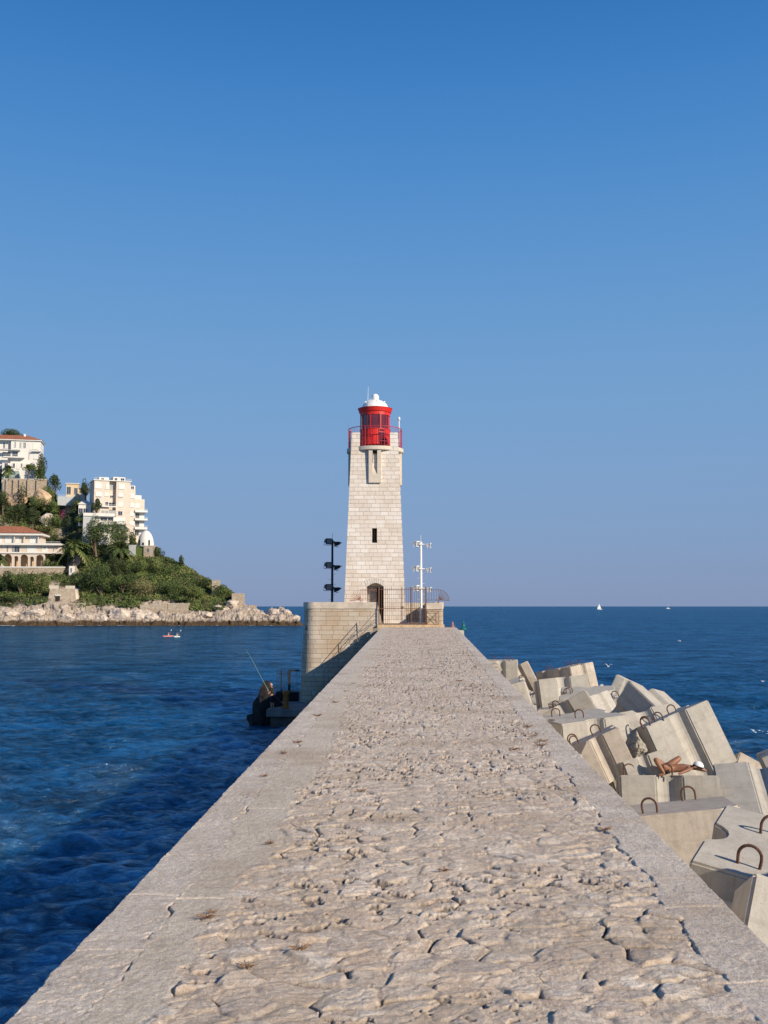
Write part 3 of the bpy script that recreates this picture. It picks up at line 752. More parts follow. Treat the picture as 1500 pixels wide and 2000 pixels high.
    m.lathe(pr, n=40); dm = m.build('dome', M_white, root, smooth=True)
    m = MB(); zc = Z(774.2); m.lathe([(.25, Z(779)), (.30, Z(778.2)), (.30, Z(777.4))] + [(.30 * math.cos(t), zc + .29 * math.sin(t)) for t in np.linspace(-.1, math.pi / 2, 9)], n=28); m.build('finial', M_white, dm, smooth=True)
    m = MB()
    for a in range(0, 360, 45):
        t = R(a + 10); m.tube([((x + .012) * math.cos(t), (x + .012) * math.sin(t), z_) for x, z_ in pr[1:8]], .010, 5)
    m.build('dome_ribs', simple('weathered_white', (.45, .43, .40), .7), dm)
    for a in (-150, -30, 30, 150):
        t = R(a); m = MB(); m.box(-.06, .06, -.04, .04, -.02, .09, Matrix.Translation((.88 * math.cos(t), .88 * math.sin(t), Z(786)))); m.build('dome_vent', M_white, dm)
    m = MB(); ax = (717.5 - 731.2) / 24.3; m.tube([(ax - .04, -.3, Z(787)), (ax, -.3, Z(755))], [.022, .012], 6); m.tube([(ax - .03, -.3, Z(783)), (ax + .45, -.2, Z(774))], .009, 5); m.build('antenna', M_white, root)
    # railing
    zr0, zr1 = Z(867.5), Z(838.5); rr = 2.17; m = MB()
    for zc_, rad in ((zr1, .028), (zr0, .022)):
        m.tube([(rr * math.cos(t), rr * math.sin(t), zc_) for t in np.linspace(0, 2 * math.pi, 65)], rad, 6, cap=False)
    rl = m.build('railing', M_red2, root, smooth=True)
    m = MB()
    for i in range(52):
        t = 2 * math.pi * i / 52; m.tube([(rr * math.cos(t), rr * math.sin(t), zz(871)), (rr * math.cos(t), rr * math.sin(t), zr1)], .013 if i % 6 else .026, 5)
    m.build('balusters', M_red2, rl)
    ax = (778.6 - 731.2) / 24.6; m = MB(); m.tube([(ax, -.9, Z(871)), (ax, -.9, Z(822))], .03, 7); m.tube([(ax + .06, -.9, Z(840)), (ax + .03, -.9, Z(823))], .012, 5); lm = m.build('beacon_mast', M_white, root)
    m = MB(); m.lathe([(0, Z(823.5)), (.10, Z(823)), (.11, Z(820)), (.08, Z(818)), (.07, Z(817)), (0, Z(816.5))], c=(ax, -.9), n=14); m.build('beacon_lamp', M_white, lm, smooth=True)
    m = MB(); m.tube([(-2.15, -.3, zr1), (-2.17, -.3, zr1 + .5)], .01, 5); m.build('short_rod', M_grey, root)
    return root
lighthouse()

# ================================================================ gate and railings
def gate():
    Y = 75.84
    root = empty('iron_gate', (at(785, 1218, Y).x, Y, 6.84)); ox = root.location.x
    tag(root, 'tall rusty iron gate of plain bars across the wall end before the lighthouse', 'gate')
    X = lambda px: at(px, 1200, Y).x - ox
    zt, zb_ = at(785, 1149, Y).z - 6.84, .05
    m = MB()
    for px in np.arange(741, 832, 4.05):
        m.tube([(X(px), 0, 0), (X(px), 0, zt + .08)], .014, 6)
    m.build('bars', M_ironr, root)
    m = MB()
    for y_, h in ((1218, .022), (1188.5, .022), (1151, .02)): z_ = at(785, y_, Y).z - 6.84; m.box(X(740), X(832), -.02, .02, z_ - h, z_ + h)
    m.build('rails', M_ironr, root)
    for px in (740, 785, 803, 832):
        m = MB(); m.box(X(px) - .035, X(px) + .035, -.036, .036, -.03, zt + .1); m.build('post', M_ironr, root)
    m = MB(); x0, x1 = X(833.5), X(857); zz0, zz1 = .02, at(800, 1194, Y).z - 6.84
    for a, b_ in (((x0, zz0), (x1, zz0)), ((x0, zz1), (x1, zz1)), ((x0, zz0), (x0, zz1)), ((x1, zz0), (x1, zz1)), ((x0, zz0), (x1, zz1)), ((x0, zz1), (x1, zz0)), ((x0, (zz0 + zz1) / 2), (x1, (zz0 + zz1) / 2))):
        m.tube([(a[0], -.06, a[1]), (b_[0], -.06, b_[1])], .018, 6)
    m.build('braced_panel', M_ironr, root)
    m = MB(); m.box(X(783), X(788), -.06, .04, 1.15, 1.35); m.build('lock_box', M_ironr, root)
gate()
def fan(pxc, side, bx, label, Y, zbase, rust):
    o = at(pxc, 1172, Y); root = empty('fan_railing', (o.x, Y, zbase)); tag(root, label, 'railing')
    r = 21 / 26.2; z0 = at(pxc, 1172, Y).z - zbase; m = MB()
    for i in range(9):
        a = R(90 + side * -1 * (0 + 90 * i / 8)) if side > 0 else R(90 + 90 * i / 8)
        a = R(90 - 92 * i / 8) if side > 0 else R(90 + 92 * i / 8)
        m.tube([(.08 * math.cos(a), 0, z0 + .08 * math.sin(a)), (r * math.cos(a), 0, z0 + r * math.sin(a))], .017, 5)
    m.build('fan_spokes', rust, root)
    m = MB()
    if side > 0: m.tube([((r - .05) * math.cos(R(a)), 0, z0 + (r - .05) * math.sin(R(a))) for a in range(90, -3, -6)], .014, 6)
    m.tube([(.09 * math.cos(R(a)), 0, z0 + .09 * math.sin(R(a))) for a in range(0, 361, 30)], .014, 6, cap=False)
    m.build('fan_rim', rust, root)
    m = MB(); L = (bx - pxc) / 26.2; n = int(abs(L) / .155)
    for i in range(n + 1): m.tube([(L * i / n, 0, z0), (L * i / n, 0, z0 + r + (.06 if i % 2 else 0))], .013, 5)
    m.build('bars', rust, root)
    m = MB(); xa, xb = sorted((L, side * r)); m.box(xa, xb, -.018, .018, z0 - .02, z0 + .02); m.box(min(L, 0), max(L, 0), -.015, .015, z0 + r - .06, z0 + r - .025)
    m.build('bottom_rail', rust, root)
    for x in (0, L): m = MB(); m.box(x - .02, x + .02, -.02, .02, -.02, z0); m.build('foot', rust, root)
M_pinkrust = simple('pale_rusted_iron', (.30, .13, .08), .8, .25, 14)
fan(704.5, -1, 735, 'fan shaped iron railing on the bastion left of the gate', 76.3, 8.5, M_pinkrust)
fan(857, 1, 833, 'fan shaped iron railing on top of the right gate pier', 76.4, 8.44, M_ironr)

# ================================================================ floodlight poles
M_black = simple('black_metal', (.03, .032, .037), .5, .2, 8, metal=.2)
M_lens = glassmat('lamp_lens', (.25, .26, .28), .15)
def floodlight(parent, loc, yaw, tilt, mat, s=1.0):
    m = MB(); m.add([(-.21, -.16, -.17), (.21, -.16, -.17), (.21, -.16, .17), (-.21, -.16, .17), (-.12, .22, -.09), (.12, .22, -.09), (.12, .22, .12), (-.12, .22, .12)],
                    [(0, 1, 2, 3), (7, 6, 5, 4), (0, 4, 5, 1), (1, 5, 6, 2), (2, 6, 7, 3), (3, 7, 4, 0)])
    m.box(-.24, .24, -.20, -.16, -.20, .20); m.tube([(0, .2, .02), (0, .36, .02)], .05, 8)
    o = m.build('floodlight', mat, parent, bevel=.008); o.location = loc; o.rotation_euler = (R(tilt), 0, R(yaw)); o.scale = (s, s, s)
    g = MB(); g.box(-.19, .19, -.215, -.202, -.15, .15); g.build('lens', M_lens, o)
    y = MB(); y.tube([(-.27, 0, 0), (-.27, 0, -.26), (.27, 0, -.26), (.27, 0, 0)], .018, 6); y.build('yoke', mat, o)
    return o
def lamp_pole(px, ytop, ybase, ylev, Y, zbase, mat, label, lights):
    o = at(px, ybase, Y); root = empty('floodlight_pole', (o.x, Y, zbase)); tag(root, label, 'lamp pole')
    z = lambda y: at(px, y, Y).z - zbase; s = F / Y
    m = MB(); m.tube([(0, 0, 0), (0, 0, z(ylev[0] - 4))], [.11, .085], 14); m.lathe([(.2, 0), (.2, .03), (0, .03)], n=16); m.build('pole', mat, root, smooth=False)
    m = MB(); m.tube([(0, 0, z(ylev[0])), (0, 0, z(ytop))], .014, 6); m.build('lightning_rod', mat, root)
    for yl in ylev:
        m = MB(); m.tube([(lights[0][0] / s, 0, z(yl)), (lights[1][0] / s, 0, z(yl) - .06)], .03, 8); m.box(-.13, .13, -.13, .13, z(yl) - .09, z(yl) + .05); m.build('cross_arm', mat, root)
        for dx, dy, yaw, tilt, sc in lights: floodlight(root, (dx / s, -.05, z(yl + dy)), yaw, tilt, mat, sc)
        m = MB(); m.tube([(.06, .1, z(yl) - .1), (.35, .12, z(yl) - .45), (.45, .05, z(yl) - .1)], .008, 5); m.build('cable', M_black, root)
    for i in range(9):
        zz_ = .6 + i * .42; m = MB(); m.tube([(-.1, 0, zz_), (-.28, 0, zz_), (-.28, 0, zz_ + .05)], .009, 5) if i % 2 else m.tube([(.1, 0, zz_), (.28, 0, zz_), (.28, 0, zz_ + .05)], .009, 5)
        m.build('climbing_rung', mat, root)
lamp_pole(648.5, 1042, 1216, (1058, 1104, 1147), 84.6, 6.86, M_black, 'dark floodlight pole on the left of the lighthouse', [(-9, -1, 35, 8, 1.25), (9, 4, -75, 10, 1.1)])  # the tower's shade on this pole is put into its black colour
lamp_pole(822.5, 1045, 1216, (1062, 1110, 1148), 80.5, 6.86, M_white, 'white floodlight pole on the right of the lighthouse', [(-10, 0, 60, 6, 1.1), (15, 3, 75, 5, .95)])

# ================================================================ stairs down to the quay
def stairs():
    root = empty('stone_stairs', (-.5, 75.3, 6.86)); tag(root, 'steep stone stairs descending along the bastion front beside the wall', 'stairs')
    m = MB(); n = 22
    for i in range(n):
        x1 = -.02 - i * .235; m.box(x1 - .235 - .02, x1, -.62, .28, -5.6, -.262 * (i + 1))
    m.build('steps', simple('step_stone', (.30, .26, .21), .9, .25, 3, bump=.03), root)
    h = empty('stair_handrail', (-.5, 74.72, 6.86)); tag(h, 'grey pipe handrail slanting down along the bastion stairs', 'handrail')
    zf = lambda x: 1.02 + x * 1.115
    m = MB(); m.tube([(.05, 0, zf(.05)), (-3.9, 0, zf(-3.9))], .024, 7); m.tube([(.05, 0, zf(.05) - .45), (-3.9, 0, zf(-3.9) - .45)], .016, 7); m.build('top_rail', M_grey, h)
    for x in (0, -1.42, -2.82, -3.85):
        m = MB(); m.tube([(x, 0, zf(x) - 1.25), (x, 0, zf(x))], .024, 7); m.build('post', M_grey, h)
    m = MB(); m.tube([(0, 0, zf(0)), (0, 0, -.5)], .03, 7); m.tube([(.0, .9, .3), (-.3, .0, .05), (-1.2, .0, -.75), (-1.42, .0, -1.4)], .016, 6); m.tube([(.05, 0, .3), (-1.3, 0, -.5)], .014, 6); m.build('brace', M_grey, h)
stairs()
# ================================================================ quay of the angler
def quay():
    z = 1.2; a = at(520, 1384, 70.6)
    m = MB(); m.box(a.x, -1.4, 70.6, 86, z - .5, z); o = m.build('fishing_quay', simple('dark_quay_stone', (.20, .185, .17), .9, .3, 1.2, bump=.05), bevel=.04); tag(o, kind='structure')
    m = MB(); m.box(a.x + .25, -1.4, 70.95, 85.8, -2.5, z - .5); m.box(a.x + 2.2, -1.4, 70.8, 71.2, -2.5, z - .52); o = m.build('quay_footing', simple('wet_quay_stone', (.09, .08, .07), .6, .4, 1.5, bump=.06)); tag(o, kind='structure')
quay()
M_shaded_rock = simple('shaded_rock', (.026, .022, .021), .95, .45, 2.2, bump=.12)  # sea wall's shade over the quay rocks put into the near-black colour
def boulder(name, loc, size, mat, seed, label, cat='boulder', group=None, sub=4, amp=.28, rz=0, parent=None):
    bm = bmesh.new(); bmesh.ops.create_icosphere(bm, subdivisions=sub, radius=1.0)
    co = np.array([v.co[:] for v in bm.verts]); rs = np.random.RandomState(seed)
    # planar cuts give facets
    for k in range(16):
        n = rs.normal(size=3); n /= np.linalg.norm(n); d = rs.uniform(.55, .85)
        p = co @ n; m_ = p > d; co[m_] -= np.outer((p[m_] - d) * .88, n)
    co *= (1 + amp * .5 * fbm(co[:, 0] * 2 + seed, co[:, 1] * 2 + co[:, 2] * 1.7, 5, seed)[:, None] + amp * .25 * fbm(co[:, 2] * 6 + seed, co[:, 1] * 6 + co[:, 0] * 5, 4, seed + 9)[:, None])
    for v, c in zip(bm.verts, co): v.co = Vector(c * np.array(size))
    me = bpy.data.meshes.new(name); bm.to_mesh(me); bm.free(); me.materials.append(mat)
    o = bpy.data.objects.new(name, me); col.objects.link(o); o.location = loc; o.rotation_euler = (0, 0, rz)
    if parent: o.parent = parent
    elif label: tag(o, label, cat, group)
    return o
p = at(518, 1372, 72.5); boulder('boulder', (p.x, 72.5, 1.2), (.95, 1.1, 2.05), M_shaded_rock, 4, 'tall dark pointed boulder in the water beside the angler')
p = at(528, 1395, 73.2); boulder('boulder', (p.x - .1, 73.4, .7), (1.25, 1.3, 1.5), M_shaded_rock, 9, 'broad dark boulder at the quay edge behind the angler')
p = at(500, 1388, 72.2); boulder('boulder', (p.x, 72.4, .25), (.9, .8, .55), M_shaded_rock, 14, 'low dark rock left of the tall pointed boulder')
def low_wall():
    z = 1.2; a = at(537, 1370, 76.5)
    m = MB(); m.box(a.x, -6.32, 76.6, 77.1, z, z + .66); o = m.build('low_wall', M_shaded_rock, bevel=.05); tag(o, 'low dark stone wall on the quay behind the angler', 'wall')
    root = empty('quay_fence', (at(568, 1350, 76.8).x, 76.85, z + .66)); tag(root, 'dark metal bar fence with gate post standing on the low quay wall', 'fence')
    ox = root.location.x; X = lambda px: at(px, 1330, 76.85).x - ox; h = at(560, 1308, 76.85).z - z - .66
    m = MB()
    for px in np.arange(540, 585, 2.6): m.tube([(X(px), 0, -.05), (X(px), 0, h - .05)], .012, 5)
    m.build('bars', M_black, root)
    m = MB(); m.box(X(565), X(585), -.05, .05, h - .12, h); m.box(X(540), X(564), -.015, .015, .02, .06); m.box(X(540), X(564), -.015, .015, h - .3, h - .26); m.build('rails', M_black, root)
    for px, w in ((565, .09), (550, .035)):
        m = MB(); m.box(X(px) - w, X(px) + w, -.08, .08, -.1, h); m.build('post', M_black, root)
low_wall()
o = at(558, 1382, 71.3); m = MB(); m.lathe([(0, 0), (.24, 0), (.23, .08), (.20, .12), (.19, .95), (.24, 1.02), (.25, 1.12), (.20, 1.2), (0, 1.22)], n=24)
b = m.build('bollard', simple('orange_rusty_paint', (.34, .13, .03), .8, .35, 5, bump=.01), loc=(o.x, 71.4, 1.2), smooth=True); tag(b, 'orange rusty mooring bollard standing on the quay by the angler', 'bollard')

# ================================================================ people
def skinmat(name, c): 
    n = NT(name); v = n.co(); f = n.noise(v, 14, 4)
    n.b.inputs['Subsurface Weight'].default_value = .08; n.b.inputs['Subsurface Radius'].default_value = (.02, .008, .004)
    return n.done(n.ramp(f, [(.3, tuple(x * .88 for x in c)), (.7, tuple(min(1, x * 1.1) for x in c))]), .5, spec=.4)
M_tan = skinmat('tanned_skin', (.27, .125, .068)); M_skin = skinmat('skin', (.50, .27, .19))
M_navy = simple('dark_cloth', (.018, .02, .032), .9); M_capw = simple('white_cloth', (.78, .77, .76), .9, .05, 20, bump=.004); M_blk = simple('black_cloth', (.02, .02, .022), .9)
def head_mesh(name, c, r, fwd, up, mat, parent, hair=None):
    """head with brow, nose, chin and ears; fwd = where the face looks"""
    f = Vector(fwd).normalized(); u = Vector(up).normalized(); u = (u - f * u.dot(f)).normalized(); s = f.cross(u)
    bm = bmesh.new(); bmesh.ops.create_icosphere(bm, subdivisions=4, radius=1)
    for v in bm.verts:
        x, y, z = v.co  # x side, y forward, z up
        k = 1.0
        wd = .74 * (1 - .18 * max(0, -z)); dp = .92 - .10 * max(0, -z); ht = 1.12
        nx, ny, nz = x * wd, y * dp, z * ht
        if y > .3:
            nose = math.exp(-(x / .16) ** 2 - ((z + .12) / .20) ** 2); ny += .24 * nose
            eye = sum(math.exp(-((x - q) / .15) ** 2 - ((z - .10) / .11) ** 2) for q in (-.34, .34)); ny -= .10 * eye
            mouth = math.exp(-(x / .26) ** 2 - ((z + .52) / .05) ** 2); ny -= .05 * mouth
            chin = math.exp(-(x / .3) ** 2 - ((z + .85) / .2) ** 2); ny += .10 * chin
        ear = math.exp(-((y + .05) / .14) ** 2 - ((z) / .2) ** 2) * (abs(x) > .8); nx += math.copysign(.13, x) * ear
        v.co = Vector(c) + (s * nx + f * ny + u * nz) * r
    me = bpy.data.meshes.new(name); bm.to_mesh(me); bm.free(); me.materials.append(mat); me.polygons.foreach_set('use_smooth', [True] * len(me.polygons))
    return me, (s, f, u)
def join_mesh(o, me2):
    bm = bmesh.new(); bm.from_mesh(o.data); bm.from_mesh(me2); mats = list(o.data.materials); bm.to_mesh(o.data); bm.free()
    o.data.polygons.foreach_set('use_smooth', [True] * len(o.data.polygons))
def fingers(w, d, side, r=.0085, curl=(0, 0, -1), L=1.0):
    """five finger chains from wrist w along d, spread over side"""
    w = Vector(w); d = Vector(d).normalized(); s = Vector(side).normalized(); c = Vector(curl).normalized(); out = []
    palm = w + d * .055 * L
    for i, (off, ln) in enumerate(((-.030, .070), (-.010, .080), (.010, .076), (.029, .060))):
        k = w + d * .088 * L + s * off; a = k + d * ln * .5 * L + c * .012; e = k + d * ln * .85 * L + c * .038
        out.append([(*palm, .026), (*k, .012), (*a, r), (*e, r * .8)])
    t = w + d * .04 * L - s * .034; out.append([(*palm, .026), (*t, .012), (*(t + d * .03 - s * .02), .0095), (*(t + d * .058 - s * .024 + c * .01), .008)])
    return out
def sunbather():
    # lies on its back along the block edge, knees up, head to the right
    Y = 27.0
    P = lambda px, py, dy=0.0: at(px, py, Y + dy)
    s = F / Y
    zt = P(1330, 1513).z
    g = lambda px, dz, dy=0.0: Vector((P(px, 1500).x, Y + dy, zt + dz))
    pel = g(1303, .13, .1); ch = g(1338, .16, .12); nk = g(1352, .17, .12); hd = g(1361, .19, .10)
    root = empty('person', tuple(g(1325, 0, .1))); tag(root, 'tanned person sunbathing on a concrete block, knees up, white cap over the face', 'person')
    inv = -root.location
    def c(v, r): v = v + inv; return (v.x, v.y, v.z, r)
    kl = P(1279, 1482, -.15); kr = P(1329, 1479, .30)
    al = g(1286, .05, -.40); ar = g(1309, .05, .55)
    al = Vector((kl.x + .20, Y - .30, zt + .06)); 
    hip_l = pel + Vector((.0, -.12, -.01)); hip_r = pel + Vector((.02, .12, 0))
    shl = ch + Vector((.10, -.20, .0)); shr = ch + Vector((.10, .20, 0))
    ell = P(1325, 1511, -.30); ell.z = zt + .06; hl = P(1352, 1500, -.12)
    elr = P(1380, 1512, .10); elr.z = zt + .08; hr = P(1364, 1500, .06)
    midl = hip_l.lerp(kl, .5) + Vector((0, 0, -.0)); midr = hip_r.lerp(kr, .5)
    body = [[c(pel, .12), c(pel.lerp(ch, .5), .11), c(ch, .125), c(nk, .055), c(hd + Vector((-.03, 0, -.01)), .06)],
            [c(pel, .12), c(hip_l, .11), c(midl, .098), c(kl, .066), c(kl.lerp(al, .4), .066), c(al, .042), c(al + Vector((-.16, 0, -.03)), .026)],
            [c(pel, .12), c(hip_r, .11), c(midr, .098), c(kr, .066), c(kr.lerp(ar, .4), .066), c(ar, .042), c(ar + Vector((-.16, 0, -.03)), .026)],
            [c(ch, .125), c(shl, .058), c(shl.lerp(ell, .5), .045), c(ell, .036), c(ell.lerp(hl, .5), .034), c(hl, .024)],
            [c(ch, .125), c(shr, .058), c(shr.lerp(elr, .5), .045), c(elr, .036), c(elr.lerp(hr, .5), .034), c(hr, .024)]]
    for h_, e_ in ((hl, ell), (hr, elr)):
        d = (h_ - e_).normalized()
        for f in fingers(h_ + inv, d, Vector((0, 1, 0)), curl=(0, 0, -1)):
            f[0] = (*f[0][:3], .022); body.append([c(h_, .024), f[0]]); body.append(f)
    o = skin_body('body', body, M_tan, root)
    hm, fr = head_mesh('head', hd + inv + Vector((.03, 0, 0)), .105, (.15, -.1, 1), (1, 0, .0), M_tan, root)
    join_mesh(o, hm)
    # cap over the face
    m = MB(); m.lathe([(.135, 0), (.135, .03), (.125, .075), (.09, .115), (.04, .135), (0, .14)], n=24)
    for i, v in enumerate(m.v):
        q = Matrix.Rotation(R(18), 3, 'Y') @ Vector(v); m.v[i] = tuple(q * 1.0 + (hd + inv) + Vector((.05, -.04, .005)))
    m.build('cap', M_capw, root, smooth=True)
    m = MB(); m.lathe([(.142, -.004), (.142, .022)], n=24)
    for i, v in enumerate(m.v): q = Matrix.Rotation(R(18), 3, 'Y') @ Vector(v); m.v[i] = tuple(q + (hd + inv) + Vector((.05, -.04, .003)))
    m.build('cap_band', M_navy, root)
    tr = skin_body('swim_trunks', [[c(pel + Vector((.08, 0, 0)), .165), c(pel, .175)], [c(pel, .175), c(hip_l, .150), c(hip_l.lerp(midl, .55), .135)], [c(pel, .175), c(hip_r, .150), c(hip_r.lerp(midr, .55), .135)]], M_blk, root)
sunbather()
def angler():
    Y = 70.9; f = at(531, 1383, Y); root = empty('person', (f.x, Y, 1.2), R(-12)); tag(root, 'angler in dark shirt and shorts holding a long rod on the low quay', 'person')
    # faces -x
    pel = (0.02, 0, .93)
    body = [[(*pel, .115), (.0, 0, 1.15, .12), (-.02, 0, 1.36, .13), (-.04, 0, 1.47, .055), (-.06, 0, 1.53, .05)]]
    for sy in (-1, 1):
        body.append([(*pel, .115), (.02, .10 * sy, .86, .095), (.0 + .03 * sy, .12 * sy, .50, .062), (.03 + .03 * sy, .12 * sy, .30, .058), (.04 + .04 * sy, .12 * sy, .08, .038), (-.02 + .04 * sy, .13 * sy, .035, .036), (-.15 + .04 * sy, .14 * sy, .025, .028)])
    hands = {-1: Vector((-.22, -.22, 1.32)), 1: Vector((-.12, -.20, 1.10))}
    for sy in (-1, 1):
        el = Vector((-.06, .26 * sy, 1.10)); hd = hands[sy]
        body.append([(-.02, 0, 1.36, .13), (-.02, .19 * sy, 1.40, .06), (*((Vector((-.02, .19 * sy, 1.40)) + el) / 2), .047), (*el, .038), (*((el + hd) / 2), .034), (*hd, .024)])
        for fg in fingers(hd, (hd - el), (0, 0, 1), curl=(0, -sy, 0)): fg[0] = (*fg[0][:3], .022); body.append([(*hd, .024), fg[0]]); body.append(fg)
    o = skin_body('body', body, M_skin, root)
    hm, _ = head_mesh('head', (-.075, 0, 1.635), .112, (-1, .05, -.12), (0, 0, 1), M_skin, root); join_mesh(o, hm)
    sh = [[(.02, 0, .92, .17), (.0, 0, 1.15, .185), (-.02, 0, 1.34, .20), (-.035, 0, 1.44, .10)]]
    for sy in (-1, 1): el = Vector((-.06, .26 * sy, 1.10)); a = Vector((-.02, .19 * sy, 1.40)); sh.append([(-.02, 0, 1.34, .20), (*a, .11), (*a.lerp(el, .75), .085)])
    skin_body('shirt', sh, M_blk, root)
    skin_body('shorts', [[(.02, 0, 1.0, .16), (.02, 0, .90, .17)]] + [[(.02, 0, .90, .17), (.02, .10 * sy, .82, .135), (.01 + .03 * sy, .12 * sy, .42, .11)] for sy in (-1, 1)], M_navy, root)
    # rod, held by the angler
    h1 = root.matrix_basis @ hands[1]; bpy.context.view_layer.update(); h1 = root.matrix_world @ hands[1]; h2_ = root.matrix_world @ hands[-1]
    tip = at(480, 1268, Y - .6); mid = at(498, 1294, Y - .45); d = (mid - h2_).normalized()
    r = empty('fishing_rod', tuple(h2_)); tag(r, 'long pale green fishing rod leaning out over the water', 'fishing rod')
    d = (tip - h2_).normalized(); pts = [h2_ - d * .55, h2_, h2_.lerp(tip, .35), h2_.lerp(tip, .7) + Vector((0, 0, .06)), tip]; pts = [p_ - h2_ for p_ in pts]
    M_rod = simple('pale_green_rod', (.20, .34, .19), .4, .05)
    m = MB(); m.tube(pts[1:], [.016, .014, .010, .004], 7); m.build('rod_blank', M_rod, r)
    m = MB(); m.tube(pts[:2], .02, 8); m.build('grip', M_black, r)
    m = MB(); m.tube([Vector((0, -.04, -.06)), Vector((0, .04, -.06))], .045, 12); m.build('reel', M_grey, r)
angler()

# ================================================================ headland
def ip(x, tab): xs, ys = zip(*tab); return np.interp(x, xs, ys)
RIDGE = [(-140, 900), (0, 926), (60, 930), (88, 936), (100, 962), (120, 985), (150, 990), (200, 1004), (240, 1036), (270, 1072), (300, 1082), (330, 1094), (360, 1108), (400, 1130), (430, 1144), (455, 1158), (478, 1181), (500, 1191), (520, 1199), (532, 1190), (552, 1188), (566, 1196), (580, 1207), (594, 1221), (602, 1232)]
ROCKT = [(-140, 1186), (40, 1187), (95, 1180), (180, 1190), (230, 1188), (300, 1190), (350, 1190), (400, 1196), (450, 1190), (478, 1190), (500, 1195), (520, 1201), (532, 1193), (552, 1191), (566, 1199), (580, 1209), (594, 1222), (602, 1234)]
def zpx(py, Y): ru = (1000 - py) / F; dy = CP - ru * SP; dz = SP + ru * CP; return EYE + dz * Y / dy
def terrain_z(px, Y):
    px = np.asarray(px, float); Y = np.asarray(Y, float)
    rdg = ip(px, RIDGE); Yr = 446 + np.maximum(0, 1186 - rdg) * .42
    rt = ip(px, ROCKT)
    k = [(424 + 0 * px, -5 + 0 * px), (430.6 + 0 * px, -.6 + 0 * px), (432.2 + 0 * px, zpx(np.maximum(1211, rt + 2), 432.)), (438 + 0 * px, zpx(rt, 438.))]
    mid = np.clip((170 - px) / 40, 0, 1)
    Ya = 438 + (Yr - 438) * .30; Yb = 438 + (Yr - 438) * .46
    za = zpx(rt + (rdg - rt) * (.34 + .0 * px), Ya); zbb = zpx(rt + (rdg - rt) * .50, Yb); zt = zpx(1116., 470.)
    Ya = Ya * (1 - mid) + 470 * mid; Yb = Yb * (1 - mid) + 492 * mid
    za = za * (1 - mid) + zt * mid; zbb = zbb * (1 - mid) + (zt + .5) * mid
    k += [(Ya, za), (Yb, zbb), (Yr, zpx(rdg, Yr)), (Yr + 22, zpx(rdg, Yr) - 1.0), (Yr + 110, -6 + 0 * px)]
    z = k[0][1] + 0 * Y
    for (a, za_), (b, zb_) in zip(k, k[1:]):
        t = np.clip((Y - a) / np.maximum(b - a, .01), 0, 1); z = np.where(Y >= a, za_ + (zb_ - za_) * t, z)
    return z
def terr_at(px, py):
    Ys = np.arange(432, 600, .5); z = terrain_z(np.full_like(Ys, px), Ys); zp = zpx(py, Ys)
    i = np.argmax(z >= zp - .05) if (z >= zp - .05).any() else int(np.argmin(np.abs(zp - z)))
    return float(Ys[i]), float(z[i])
def mat_head():
    n = NT('headland_rock'); g = n.n('ShaderNodeNewGeometry'); sp = n.n('ShaderNodeSeparateXYZ'); n.l(g.outputs['Position'], sp.inputs[0])
    v = n.co(); veg = n.attr('veg')
    a = n.noise(v, .35, 8, .7); b = n.noise(v, 1.6, 7, .75); mp = n.n('ShaderNodeMapping'); mp.inputs['Scale'].default_value = (1, 1, .45); n.l(v, mp.inputs[0])
    rock = n.ramp(a, [(.25, (.34, .26, .19)), (.45, (.48, .39, .31)), (.6, (.60, .51, .42)), (.8, (.44, .31, .22))])
    rock = n.mix(n.ramp(b, [(.34, .85), (.5, 0.0)]), rock, (.16, .125, .10))
    soil = n.ramp(b, [(.3, (.035, .045, .018)), (.6, (.07, .075, .03)), (.75, (.16, .13, .08))])
    c = n.mix(veg, rock, soil)
    wet = n.math('ADD', sp.outputs['Z'], n.math('MULTIPLY', a, -4.2))
    wr = n.ramp(n.math('MULTIPLY_ADD', wet, .25, .5), [(.40, 1.0), (.60, 0.0)])
    c = n.mix(wr, c, n.ramp(b, [(.35, (.035, .026, .02)), (.65, (.15, .10, .058))]))
    h = n.math('ADD', n.math('MULTIPLY', a, 1.0), n.math('MULTIPLY', b, .5))
    return n.done(c, .95, n.bump(h, 1.1), spec=.1)
M_head = mat_head()
